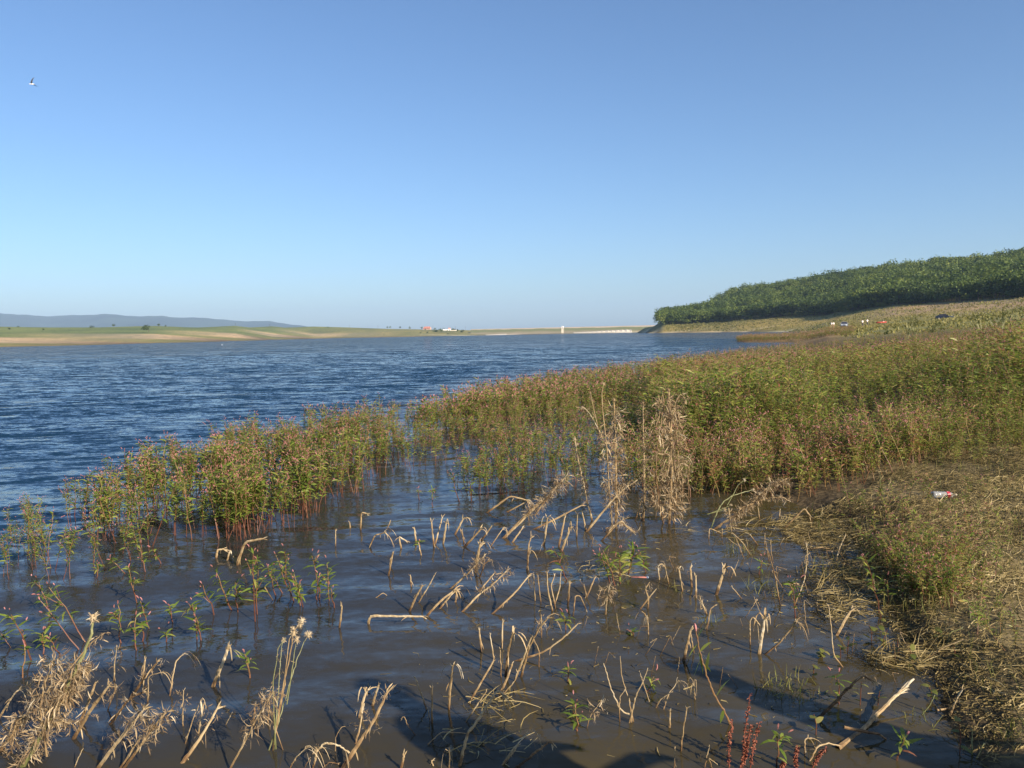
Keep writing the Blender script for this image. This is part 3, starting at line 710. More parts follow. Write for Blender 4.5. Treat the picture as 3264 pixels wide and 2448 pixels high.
# ------------------------------------------------------------------ knotweed: flooded stand and bank stand
def knot_geo(rng, H, nleaf=26, nbr=3, LL=0.095, LW=0.017, bare=0.35, coarse=False, nfl=3):
    """stem, foliage, blossom of one knotweed plant, root at the origin"""
    S, F, B = Geo(), Geo(), Geo()
    ln = rng.normal(0, 0.10, 2); cv = rng.normal(0, 0.06, 2)
    def sp(t): return np.array([ln[0] * t * H + cv[0] * t * t * H, ln[1] * t * H + cv[1] * t * t * H, t * H])
    n = 4 if coarse else 7
    ts = np.linspace(-0.18, 1, n)
    pts = np.array([sp(t) for t in ts]); pts[1:-1] += rng.normal(0, 0.004, (n - 2, 3))
    S.tube(pts, np.linspace(0.0048, 0.0020, n) * (1.3 if coarse else 1), 3 if coarse else 4, np.linspace(0.25, 0.75, n) + rng.normal(0, 0.1), cap=False)
    ends = [(sp(1.0), np.array([ln[0], ln[1], 1.0]))]
    st, ws = ((0, .35, .7, 1), (.2, 1, .7, .04)) if coarse else ((0, .22, .5, .78, 1), (.12, .8, 1, .62, .04))
    def leaf(p, d, L, W): F.leaf(p, d, L, W, rng.uniform(0.15, 0.75), 0.45 + rng.normal(0, 0.17) + (0.3 if rng.uniform() < 0.06 else 0), 0, rng.normal(0, 0.5), st, ws)
    g = rng.uniform(0, 6.28)
    for k in range(nleaf):
        t = bare + (1 - bare) * (k + rng.uniform()) / nleaf; g += 2.4 + rng.normal(0, 0.3)
        d = np.array([math.cos(g), math.sin(g), rng.uniform(0.2, 1.1)])
        leaf(sp(t), d, LL * rng.uniform(0.6, 1.25), LW * rng.uniform(0.7, 1.25))
    for k in range(nbr):
        t = rng.uniform(bare + 0.08, 0.86); a = rng.uniform(0, 6.28); L = H * rng.uniform(0.14, 0.30)
        d = np.array([math.cos(a) * 0.55, math.sin(a) * 0.55, 1.0]); d /= np.linalg.norm(d)
        p0 = sp(t); p1 = p0 + d * L * 0.5; p2 = p0 + d * L + np.array([0, 0, 0.03 * L])
        S.tube([p0, p1, p2], [0.0026, 0.002, 0.0013], 3, 0.6, cap=False)
        for j in range(3 if coarse else 5):
            u = rng.uniform(0.25, 1); g += 2.4
            leaf(p0 + (p2 - p0) * u, np.array([math.cos(g), math.sin(g), rng.uniform(0.2, 0.9)]), LL * rng.uniform(0.5, 0.95), LW * rng.uniform(0.6, 1))
        ends.append((p2, d))
    for (p, d) in ends:
        for j in range(nfl if p is ends[0][0] else max(1, nfl - 1)):
            a = rng.uniform(0, 6.28); dd = d / np.linalg.norm(d) + np.array([math.cos(a), math.sin(a), 0]) * rng.uniform(0.1, 0.5)
            q = p + dd * rng.uniform(0.0, 0.05); L = rng.uniform(0.012, 0.030)
            nod = np.array([math.cos(a) * 0.4, math.sin(a) * 0.4, -rng.uniform(0, 0.5)])
            if coarse: B.tube([q, q + dd * L * 1.6], [0.007, 0.004], 3, 0.5 + rng.normal(0, .2), cap=False)
            else: B.tube([q, q + dd * L * 0.4, q + dd * L * 0.75 + nod * L * .3, q + dd * L + nod * L * 0.6], [0.0018, 0.0038, 0.0034, 0.0012], 4, 0.5 + rng.normal(0, .2), cap=False)
    return S, F, B
KM = [MAT['knot_stem'], MAT['knot_leaf'], MAT['knot_flower']]
def fuse(t):
    out = []
    for i, g in enumerate(t):
        V, Q, T, Mi = g.arrays(); out.append((V, Q, T, np.full(len(Q), i, np.int32)))
    return merge(out)
krng = np.random.default_rng(31)
K_WATER = [knot_geo(krng, krng.uniform(0.50, 0.68), int(krng.integers(28, 38)), int(krng.integers(3, 6)), 0.088, 0.0165, 0.36) for k in range(10)]
K_TALL = [knot_geo(krng, krng.uniform(0.85, 1.1), int(krng.integers(30, 40)), 4, 0.135, 0.026, 0.22, nfl=2) for k in range(8)]
K_RED = [knot_geo(krng, krng.uniform(0.42, 0.58), int(krng.integers(22, 30)), 3, 0.075, 0.015, 0.30, nfl=2) for k in range(6)]
K_FAR = [knot_geo(krng, krng.uniform(0.60, 0.85), 18, 3, 0.15, 0.032, 0.2, True, nfl=3) for k in range(8)]
fW, fT, fR, fF = [[fuse(t) for t in L_] for L_ in (K_WATER, K_TALL, K_RED, K_FAR)]

def inside(px, py, poly):
    poly = np.asarray(poly, float); x0, y0 = poly[:, 0], poly[:, 1]; x1, y1 = np.roll(x0, -1), np.roll(y0, -1)
    c = ((y0[None] > py[:, None]) != (y1[None] > py[:, None])) & (px[:, None] < (x1 - x0)[None] * (py[:, None] - y0[None]) / (y1 - y0 + 1e-9)[None] + x0[None])
    return c.sum(1) % 2 == 1
def fill(poly, n, seed, z=0.0):
    """n points on the water plane inside a polygon given by where plant feet stand in the photograph, even over the ground"""
    poly = [tuple(p) for p in poly]
    G = np.array([P(*p)[:2] for p in poly]); rng = np.random.default_rng(seed)
    lo, hi = G.min(0), G.max(0); out = []
    while len(out) < n:
        q = rng.uniform(lo, hi, (4000, 2)); q = q[inside(q[:, 0], q[:, 1], G)]; out.extend(q.tolist())
    return np.array(out[:n])

# feet of the flooded stand: dense beds as seen in the photograph
BEDS = [
 ([(270, 1680), (360, 1640), (560, 1570), (830, 1490), (1000, 1445), (1180, 1412), (1290, 1420), (1240, 1500), (1130, 1585), (900, 1700), (700, 1745), (560, 1740), (480, 1720), (380, 1735), (290, 1720)], 760),
 ([(560, 1700), (640, 1560), (900, 1460), (1200, 1420), (1270, 1520), (1120, 1600), (900, 1690), (720, 1738)], 330),
 ([(1180, 1430), (1250, 1395), (1500, 1375), (1480, 1450), (1400, 1485), (1290, 1505)], 170),
 ([(1440, 1560), (1560, 1450), (1900, 1440), (1960, 1520), (1850, 1580), (1700, 1590), (1500, 1590)], 330),
 ([(1400, 1400), (1480, 1360), (1900, 1320), (1960, 1420), (1700, 1470), (1480, 1440)], 400),
 ([(1290, 1372), (1420, 1340), (1700, 1285), (1900, 1265), (1880, 1335), (1500, 1378)], 330),
]
pw = np.concatenate([fill(poly, n, 40 + i) for i, (poly, n) in enumerate(BEDS)])
# thin out in clumps so that water shows through
cl = np.sin(pw[:, 0] * 3.1 + 1.2 * np.sin(pw[:, 1] * 2.2)) * np.sin(pw[:, 1] * 2.7 + pw[:, 0]) + 0.35 * np.sin(pw[:, 0] * 8 + 3 * pw[:, 1])
keep = RNG.uniform(0, 1, len(pw)) < np.clip(0.70 + 1.0 * cl, 0.05, 1)
pw = pw[keep]
# loose fringe of single plants
fr = np.concatenate([fill([(0, 1760), (120, 1660), (200, 1740), (520, 1740), (620, 1760), (400, 1830), (100, 1870), (0, 1850)], 46, 61), fill([(170, 1700), (250, 1645), (420, 1570), (800, 1450), (900, 1445), (560, 1555), (300, 1650)], 80, 62),
                     fill([(860, 1455), (1000, 1405), (1290, 1345), (1300, 1375), (1000, 1440)], 60, 63)])
pw = np.concatenate([pw, fr])
order = np.argsort(np.hypot(pw[:, 0], pw[:, 1])); pw = pw[order]
NEARK = 215
K_ME = [tuple(make_mesh(n, g.arrays(), [m]) for n, g, m in zip(("stem", "foliage", "blossom"), t, KM)) for t in K_WATER]
def put_knot(p, rz, sc, lean, me, label, group):
    o = empty("knotweed_plant", p, 0)
    o.rotation_euler = (-lean[1], lean[0], rz); o.scale = (sc, sc, sc)
    tag(o, label, "plant", group)
    for m in me: obj(m.name.split(".")[0], m, None, o)
    return o
for (x, y) in pw[:NEARK]:
    u = RNG.uniform(0.62, 1.12) * float(np.interp(pix((x, y, 0))[0], [0, 260, 480, 1150, 1320], [0.5, 0.72, 0.93, 0.95, 0.72]))
    put_knot((x, y, -0.02), RNG.uniform(0, 6.28), u, RNG.normal(0, 0.09, 2), K_ME[int(RNG.integers(len(K_ME)))], "pink-tipped knotweed with a bare red stem in the front rows of the flooded stand", "knotweed in the front rows of the flooded stand")
rest = pw[NEARK:]; n = len(rest)
drng = np.random.default_rng(9)
arr = [scatter(fW, np.c_[rest, np.full(n, -0.02)], drng.uniform(0, 6.28, n), drng.uniform(0.6, 1.15, n) * np.interp([pix((a_, b_, 0))[0] for a_, b_ in rest], [0, 260, 480, 1150, 1320], [0.5, 0.72, 0.93, 0.95, 0.72]), drng.normal(0, 0.10, n), drng.normal(0, 0.13, (n, 2)))]

# ---- bank stand, tall green plants thinning towards the far spit
def sample_bank(n, px0, px1, r0f, r1f, seed, power):
    rng = np.random.default_rng(seed); px = rng.uniform(px0, px1, n); a = np.array([az_of(p) for p in px])
    r0, r1 = r0f(px), r1f(px); u = rng.uniform(0, 1, n)
    k = 2 - power
    r = (r0 ** k + u * (r1 ** k - r0 ** k)) ** (1 / k)
    return px, np.sin(a) * r, np.cos(a) * r, r
front = lambda px: np.interp(px, [1880, 2000, 2100, 2300, 2500, 2700, 2850, 3000, 3150, 3300, 3500], [14.5, 12.3, 10.6, 10.4, 10.6, 10.2, 9.8, 9.6, 9.8, 10.0, 10])
back = lambda px: np.interp(px, [1500, 1700, 1900, 2100, 2300, 2450, 2600, 2700, 3500], [17, 22, 27, 35, 46, 56, 68, 75, 70])
px, x, y, r = sample_bank(5200, 1890, 3420, front, back, 71, 1.55)
z = zt(x, y); tall = (r < 24)
hm = np.interp(r, [9, 11, 16, 30, 70], [0.95, 1.02, 1.02, 0.95, 0.9]) * np.interp(px, [1900, 2100, 2300, 2700, 3000, 3264, 3450], [0.72, 0.92, 0.93, 0.86, 0.97, 1.13, 1.15]) * np.interp(r, [22, 45, 75], [0.95, 0.64, 0.52]) * np.where(px < 2650, np.interp(r - front(px), [0, 0.5, 1.6], [0.55, 0.85, 1.0]), np.interp(r - front(px), [0, 1.5, 4.0, 7], [0.28, 0.40, 0.72, 1.0])) * (1 + 0.16 * np.sin(x * 1.3 + 0.7) * np.sin(y * 0.9))
sel = np.nonzero(tall)[0]; m = len(sel)
tintp = 0.05 * np.sin(x * 0.7 + 1) * np.sin(y * 0.5) + drng.normal(0, 0.07, len(x)) + np.clip((r - 14) / 40, 0, 0.15)
arr.append(scatter(fT, np.c_[x, y, z - 0.02][sel], drng.uniform(0, 6.28, m), hm[sel] * drng.uniform(0.8, 1.12, m), tintp[sel] + 0.10, drng.normal(0, 0.16, (m, 2))))
sel = np.nonzero(~tall)[0]; m = len(sel)
arr.append(scatter(fF, np.c_[x, y, z - 0.02][sel], drng.uniform(0, 6.28, m), np.stack([hm[sel] * 1.25] * 2 + [hm[sel] * drng.uniform(0.8, 1.2, m)], -1), tintp[sel], drng.normal(0, 0.1, (m, 2))))
# outer flooded margin towards the lake (pinkish)
px, x, y, r = sample_bank(1900, 1310, 2560, lambda p: np.interp(p, [1300, 1500, 1900, 2100, 2300, 2560], [13.8, 14.8, 17.5, 21, 29, 50]), lambda p: np.interp(p, [1300, 1400, 1500, 1700, 1900, 2100, 2300, 2450, 2560], [14.6, 16.4, 18.4, 23.5, 29, 37.5, 50, 63, 80]), 72, 1.3)
k_ = drng.uniform(0, 1, len(x)) < np.clip((px - 1290) / 320, 0.02, 1); x, y, r = x[k_], y[k_], r[k_]
m = len(x)
arr.append(scatter(fF, np.c_[x, y, np.minimum(zt(x, y), 0.1).clip(-0.03)], drng.uniform(0, 6.28, m), np.stack([np.full(m, 0.85)] * 2 + [drng.uniform(0.6, 0.85, m)], -1), drng.normal(0.05, 0.10, m), drng.normal(0, 0.13, (m, 2))))
# low reddish plants in front of the tall stand
pr = fill([(1960, 1520), (2080, 1420), (2300, 1440), (2700, 1480), (2950, 1470), (3060, 1500), (2900, 1560), (2700, 1590), (2560, 1600), (2350, 1585), (2150, 1590), (2000, 1570)], 820, 73)
m = len(pr); zz = zt(pr[:, 0], pr[:, 1])
arr.append(scatter(fR, np.c_[pr, np.maximum(zz, -0.03) - 0.02], drng.uniform(0, 6.28, m), drng.uniform(0.55, 1.15, m), drng.normal(0.22, 0.18, m), drng.normal(0, 0.14, (m, 2))))
pr = np.concatenate([fill([(2740, 1780), (2900, 1770), (3080, 1840), (3120, 1960), (2980, 1990), (2850, 1900)], 150, 76), fill([(2660, 1620), (3264, 1620), (3264, 2150), (3150, 2150), (2960, 1960), (2800, 1800)], 60, 77)])
m = len(pr); zz = np.maximum(zt(pr[:, 0], pr[:, 1]), 0)
arr.append(scatter(fR, np.c_[pr, zz - 0.02], drng.uniform(0, 6.28, m), drng.uniform(0.3, 0.68, m), drng.normal(0.16, 0.18, m), drng.normal(0, 0.25, (m, 2))))
pr = fill([(2780, 1420), (3264, 1350), (3400, 1400), (3264, 1480), (3050, 1540), (2900, 1545)], 700, 74)
m = len(pr); zz = zt(pr[:, 0], pr[:, 1])
arr.append(scatter(fR, np.c_[pr, zz - 0.02], drng.uniform(0, 6.28, m), drng.uniform(0.4, 0.95, m), drng.normal(0.12, 0.16, m), drng.normal(0, 0.2, (m, 2))))
# spit of dead reddish plants and the far meadow's tall weeds
px, x, y, r = sample_bank(1300, 2350, 2720, lambda p: np.interp(p, [2350, 2720], [112, 100]), lambda p: np.interp(p, [2350, 2500, 2720], [140, 160, 190]), 75, 1.0)
m = len(x)
arr.append(scatter(fF, np.c_[x, y, zt(x, y).clip(0)], drng.uniform(0, 6.28, m), np.stack([np.full(m, 2.2)] * 2 + [drng.uniform(0.7, 1.0, m)], -1), drng.normal(0.20, 0.12, m)))
tag(obj("knotweed", merge(arr), KM), "dense mass of green and pink knotweed over shore and shallows", kind='stuff')

# ------------------------------------------------------------------ strands: straw litter, short grass
def strands(pos, ang, pitch, L, arch, W, tint, sway=0.0, st=5):
    n = len(pos); t = np.linspace(0, 1, st)[None, :, None]
    h = np.stack([np.cos(ang), np.sin(ang), np.zeros(n)], -1)[:, None]; s = np.stack([-np.sin(ang), np.cos(ang), np.zeros(n)], -1)[:, None]
    L_ = np.asarray(L)[:, None, None]
    up = np.array([0, 0, 1.0])[None, None]
    c = np.cos(pitch)[:, None, None]; si = np.sin(pitch)[:, None, None]
    p = pos[:, None] + h * (L_ * t * c) + up * (L_ * (t * si - np.asarray(arch)[:, None, None] * t * t)) + s * (L_ * np.asarray(sway)[:, None, None] * np.sin(t * 3.1))
    w = (np.asarray(W)[:, None, None] * (1 - 0.75 * t ** 2)) / 2
    ax = s * 0.75 + up * 0.5
    V = np.stack([p - ax * w, p + ax * w], 2).reshape(-1, 3)
    b = (np.arange(n) * st * 2)[:, None, None]; k = (np.arange(st - 1) * 2)[None, :, None]
    Q = (b + k + np.array([0, 1, 3, 2])[None, None]).reshape(-1, 4)
    return V, Q, np.repeat(tint, st * 2), np.zeros(len(Q), np.int32)
srng = np.random.default_rng(55)
def bank_pts(poly, n, seed):
    q = fill(poly, n, seed); return np.c_[q, np.maximum(zt(q[:, 0], q[:, 1]), 0.0)]
BANK = [(3420, 2448), (3220, 2400), (3160, 2330), (3180, 2270), (3060, 2200), (3085, 2120), (2960, 2070), (2975, 2000), (2850, 1930), (2870, 1860), (2730, 1800), (2760, 1740), (2600, 1700), (2580, 1650), (2860, 1560), (3060, 1500), (3264, 1430), (3600, 1400), (3700, 2000)]
q = bank_pts(BANK, 46000, 81); n = len(q)
dist = np.hypot(q[:, 0], q[:, 1])
hump = 0.10 * np.clip(np.sin(q[:, 0] * 2.3 + 1) * np.sin(q[:, 1] * 1.7 + q[:, 0]), 0, 1)
q[:, 2] += srng.uniform(0, 0.05, n) + hump * srng.uniform(0, 1, n)
flow = 0.5 + 0.6 * np.sin(q[:, 0] * 1.1 + 0.7 * q[:, 1]) + srng.normal(0, 1.3, n)
tn = 0.44 + 0.24 * np.sin(q[:, 0] * 1.7) * np.sin(q[:, 1] * 2.1) + srng.normal(0, 0.17, n)
LT = [strands(q, flow, srng.normal(0.22, 0.28, n).clip(-0.1, 1.2), srng.uniform(0.03, 0.20, n), srng.uniform(0, 0.7, n), srng.uniform(0.0025, 0.0062, n), tn + 0.10 * np.clip((6.5 - dist) / 2, 0, 1), srng.normal(0, 0.25, n))]
k_ = ~((np.sin(q[:, 0] * 3.3 + 2) * np.sin(q[:, 1] * 2.6 + q[:, 0]) < -0.35) & (srng.uniform(0, 1, n) < 0.7))
LT[0] = strands(*[a[k_] for a in (q, flow, srng.normal(0.25, 0.35, n).clip(-0.1, 1.3), 0.025 + 0.15 * srng.uniform(0, 1, n) ** 2, srng.uniform(0, 0.8, n), srng.uniform(0.0025, 0.0065, n), tn + 0.10 * np.clip((6.5 - dist) / 2, 0, 1) + srng.normal(0, 0.1, n), srng.normal(0, 0.3, n))])
# loose strands thinning out over the wet margin
q = fill([(3264, 2448), (3120, 2448), (3040, 2330), (2990, 2200), (2880, 2080), (2800, 1950), (2690, 1850), (2560, 1760), (2480, 1690), (2700, 1690), (2860, 1800), (2990, 1990), (3110, 2150), (3220, 2300)], 5200, 96); n = len(q)
LT.append(strands(np.c_[q, np.maximum(zt(q[:, 0], q[:, 1]), 0) + srng.uniform(0.002, 0.022, n)], srng.normal(0.8, 1.2, n), srng.normal(0.05, 0.15, n), srng.uniform(0.02, 0.16, n), srng.uniform(0, 0.4, n), srng.uniform(0.002, 0.0055, n), srng.normal(0.36, 0.22, n), srng.normal(0, 0.25, n)))
# rafts of straw floating at the water's edge
for (poly, k, sd) in (([(2580, 1720), (2800, 1690), (2900, 1800), (2700, 1790)], 420, 82), ([(2620, 1650), (2850, 1640), (2900, 1700), (2560, 1700), (2400, 1690), (2400, 1660)], 700, 83), ([(2560, 1900), (2700, 1860), (2760, 1960), (2640, 2000)], 420, 84), ([(2740, 2090), (2900, 2080), (2960, 2140), (2790, 2145)], 380, 85),
                      ([(2900, 2040), (3060, 2010), (3120, 2080), (2960, 2110)], 420, 86), ([(2530, 1820), (2720, 1790), (2800, 1870), (2600, 1880)], 380, 87), ([(2080, 1690), (2640, 1660), (2700, 1740), (2300, 1730)], 260, 88), ([(1470, 2240), (1620, 2215), (1650, 2270), (1520, 2310)], 60, 89), ([(1400, 2330), (1620, 2290), (1680, 2400), (1420, 2430)], 45, 90), ([(1830, 1800), (2000, 1800), (2010, 1860), (1850, 1860)], 120, 91)):
    g_ = fill(poly, k, sd); m = len(g_)
    pz = np.c_[g_, srng.uniform(0.004, 0.05, m)]
    LT.append(strands(pz, srng.normal(0.25, 1.1, m) + (srng.uniform(size=m) < 0.5) * math.pi, srng.normal(0.10, 0.2, m), srng.uniform(0.04, 0.26, m), srng.uniform(0, 0.35, m), srng.uniform(0.0025, 0.006, m), srng.normal(0.5, 0.2, m), srng.normal(0, 0.10, m)))
tag(obj("straw", merge(LT), MAT['straw']), "matted brown straw litter on the bank and water's edge", kind='stuff')
# green and yellowing blades through the litter
q = bank_pts(BANK, 6500, 92); n = len(q)
pat = np.sin(q[:, 0] * 2.1 + 0.4) * np.sin(q[:, 1] * 1.6 - 0.8)
k = srng.uniform(-1, 1, n) < pat; q = q[k]; n = len(q)
GB = [strands(q, srng.uniform(0, 6.28, n), srng.uniform(0.7, 1.5, n), srng.uniform(0.04, 0.20, n), srng.uniform(0.05, 0.5, n), srng.uniform(0.003, 0.007, n), srng.normal(0.62, 0.25, n), srng.normal(0, 0.05, n))]
for (cx, cy_, rad, k, hh) in ((2450, 1880, 0.16, 60, 0.12), (2540, 2205, 0.14, 60, 0.10), (2480, 2200, 0.10, 40, 0.10), (2380, 1760, 0.12, 40, 0.13), (2960, 1960, 0.25, 120, 0.16), (2640, 1830, 0.2, 80, 0.14), (2330, 1760, 0.08, 22, 0.16), (2840, 1850, 0.25, 120, 0.18), (2930, 2300, 0.08, 26, 0.09), (3230, 2390, 0.1, 36, 0.08), (2140, 1880, 0.05, 14, 0.1), (2270, 1990, 0.06, 18, 0.12), (1990, 1870, 0.05, 14, 0.1)):
    c = P(cx, cy_); a = srng.uniform(0, 6.28, k); rr = rad * np.sqrt(srng.uniform(0, 1, k))
    pp = np.c_[c[0] + rr * np.cos(a), c[1] + rr * np.sin(a), np.zeros(k) - 0.01]; pp[:, 2] = np.maximum(zt(pp[:, 0], pp[:, 1]), -0.01)
    GB.append(strands(pp, srng.uniform(0, 6.28, k), srng.uniform(0.5, 1.5, k), srng.uniform(0.5, 1.3, k) * hh, srng.uniform(0, 0.5, k), srng.uniform(0.003, 0.006, k), srng.normal(0.75, 0.2, k), srng.normal(0, 0.05, k)))
tag(obj("grass", merge(GB), MAT['grass']), "short green and yellowing grass blades along the bank", kind='stuff')
# far meadow: tufts of dry grass so the slope is not a bare sheet
px, x, y, r = sample_bank(9000, 2120, 3420, lambda p: np.interp(p, [2120, 2300, 2500, 2575, 2640, 2700, 3420], [600, 562, 440, 300, 120, 90, 75]), lambda p: np.interp(p, [2120, 2300, 2500, 2640, 2850, 3100, 3420], [655, 636, 598, 552, 470, 415, 380]), 95, 1.2)
n = len(x); zz = zt(x, y); ok = zz > 0.05; x, y, zz, r = x[ok], y[ok], zz[ok], r[ok]; n = len(x)
hh = np.interp(r, [75, 200, 600], [0.32, 0.5, 0.8]) * srng.uniform(0.5, 1.5, n)
tg = 0.92 + 0.30 * np.sin(x * 0.05 + 1) * np.sin(y * 0.03) + srng.normal(0, 0.25, n) - 0.04 * np.clip((140 - r) / 60, 0, 1)
MG = []
for j in range(3):
    MG.append(strands(np.c_[x + srng.normal(0, 0.3, n), y + srng.normal(0, 0.3, n), zz - 0.05], srng.uniform(0, 6.28, n), srng.uniform(0.5, 1.4, n), hh, srng.uniform(0, 0.4, n), hh * 0.45, tg, np.zeros(n), 3))
tag(obj("meadow_grass", merge(MG), MAT['grass']), "yellow-green meadow grass on the slope below the wood", kind='stuff')
# ------------------------------------------------------------------ dead stalks, thistles and single plants in the shallows
# where each one stands and bends is read off the photograph in six enlarged windows: (x offset, y offset, enlargement)
WIN = {'B': (1000, 1150, 2.011), 'D': (0, 1750, 2.376), 'E': (800, 1750, 2.376), 'F': (1600, 1750, 2.376), 'G': (2414, 1750, 2.376), 'H': (2250, 1500, 4.916), 'T': (1800, 1200, 3.191), 'A': (0, 1200, 2.011)}
def wpx(w, x, y):
    ox, oy, k = WIN[w]; return ox + x / k, oy + y / k
erng = np.random.default_rng(77)
def line3(w, pts, lean=0.0, z0=None, Y0=None):
    """a traced line as points in space: its foot stands on the bed, the rest leans towards or away from the eye"""
    q = [wpx(w, *p) for p in pts]
    b = P(q[0][0], q[0][1], 0.0)
    if Y0 is None:
        zz = max(0.0, float(zt(b[0], b[1])))
        b = P(q[0][0], q[0][1], zz)
    Yb = b[1] if Y0 is None else Y0
    out = []
    L = 0.0; dist = np.linalg.norm(b - EYE) if Y0 is None else Yb
    for i, p in enumerate(q):
        if i: L += math.hypot(p[0] - q[i - 1][0], p[1] - q[i - 1][1]) / FPX * dist
        out.append(at(p[0], p[1], Yb + lean * L))
    return np.array(out), dist
def smooth_line(P3, n, rng, wig=0.004):
    P3 = np.asarray(P3); s = np.r_[0, np.cumsum(np.linalg.norm(np.diff(P3, axis=0), axis=1))]
    t = np.linspace(0, s[-1], n)
    Q = np.stack([np.interp(t, s, P3[:, k]) for k in range(3)], -1)
    if n > 4:
        Q[1:-1] = 0.25 * Q[:-2] + 0.5 * Q[1:-1] + 0.25 * Q[2:]
        Q[1:-1] += rng.normal(0, wig, (n - 2, 3))
    return Q, s[-1]
def stalk_geo(P3, w_px, dist, rng, WK, tip=0.5, frayed=True, dark=0.0):
    g = Geo()
    Q, L = smooth_line(P3, max(7, int(len(P3) * 5)), rng, 0.0008 + 0.0006 * (len(P3) > 4))
    d = Q[0] - Q[2]; d /= np.linalg.norm(d) + 1e-9
    Q = np.concatenate([[Q[0] + d * 0.10], Q]); n = len(Q)
    r0 = w_px / WK / FPX * dist * 0.5 * 0.84
    t = np.linspace(0, 1, n)
    rad = r0 * (1 - (1 - tip) * t) * (1 + 0.07 * rng.normal(size=n)); rad[-1] *= 0.75
    dz = Q[:, 2]
    tint = 0.53 + rng.normal(0, 0.13) - dark + 0.16 * t - 0.40 * np.clip(1 - dz / rng.uniform(0.03, 0.09), 0, 1) + rng.normal(0, 0.08, n)
    g.tube(Q, rad, 6, tint)
    if frayed:
        ax = Q[-1] - Q[-3]; ax /= np.linalg.norm(ax) + 1e-9
        for k in range(int(rng.integers(4, 8))):
            a = rng.normal(size=3); a -= ax * (a @ ax); a /= np.linalg.norm(a)
            b0 = Q[-1] + a * rad[-1] * 0.7
            g.leaf(b0 - ax * r0, ax + a * rng.uniform(0, 0.6), r0 * rng.uniform(2.0, 5.5), r0 * rng.uniform(0.5, 0.9), rng.uniform(0, 0.4), 0.75 + rng.normal(0, 0.1), 0, rng.uniform(0, 3))
        for k in range(int(rng.integers(1, 4))):        # peeling bark strips along the stalk
            i = int(rng.integers(2, n - 2)); a = rng.normal(size=3); a /= np.linalg.norm(a)
            g.leaf(Q[i] + a * rad[i] * 0.8, -ax * 0.5 + a * 0.5 + [0, 0, -0.3], r0 * rng.uniform(4, 9), r0 * 0.6, 0.5, 0.6 + rng.normal(0, 0.1), 0, rng.uniform(0, 3))
    return g, Q, rad
def droop_leaves(Q, rng, n, L0, spread=1.0, lo=0.3, hi=1.0, W=0.008, up=False):
    """dry curled thistle leaves hanging from a stem"""
    g = Geo()
    n = int(n * 1.9); L0 = L0 * 0.75; W = W * 0.62
    for k in range(n):
        i = rng.uniform(lo, hi) * (len(Q) - 1); i0 = min(int(i), len(Q) - 2); p = Q[i0] + (Q[i0 + 1] - Q[i0]) * (i - i0)
        a = rng.uniform(0, 6.28); d = np.array([math.cos(a), math.sin(a), rng.uniform(-0.7, 0.6) + (0.5 if up else 0)])
        p = p + d * [1, 1, 0.6] * L0 * rng.uniform(0, 0.75) + rng.normal(0, 0.004, 3)
        L = L0 * rng.uniform(0.4, 1.3); tt = 0.46 + rng.normal(0, 0.24)
        g.leaf(p, d, L * spread, W * rng.uniform(0.5, 1.5), rng.uniform(-1.6, 2.2), tt, 0, rng.uniform(-1.5, 1.5))
        if rng.uniform() < 0.75:                        # spiny side lobes
            for s in (0.35, 0.6, 0.8):
                b = rng.uniform(0, 6.28); g.leaf(p + d / np.linalg.norm(d) * L * spread * s * 0.8, [math.cos(b), math.sin(b), rng.uniform(-.8, .5)], L * 0.32, W * 0.4, 0.5, tt + 0.1, 0, 0, (0, .5, 1), (.6, .8, .05))
    return g
def strand_geo(P3, dist, w_px, WK, rng, k=4):
    """limp fibres drooping from a broken tip"""
    g = Geo(); r = w_px / WK / FPX * dist
    tip = P3[-1]; ax = P3[-1] - P3[-2]; ax = ax / (np.linalg.norm(ax) + 1e-9)
    for j in range(k):
        d = ax + rng.normal(0, 0.35, 3) + [0, 0, 0.15]
        g.leaf(tip - ax * 0.01, d, rng.uniform(0.07, 0.17), max(0.0035, r * 0.35), rng.uniform(1.0, 2.0), 0.7 + rng.normal(0, 0.12), 0, rng.uniform(0, 3), (0, .15, .3, .45, .6, .75, .9, 1), (.5, .8, 1, 1, .9, .7, .4, .05))
    return g

STUBS = []   # (window, points, width px, kind, lean)
def S_(w, pts, wd, kind='s', lean=None): STUBS.append((w, pts, wd, kind, lean))
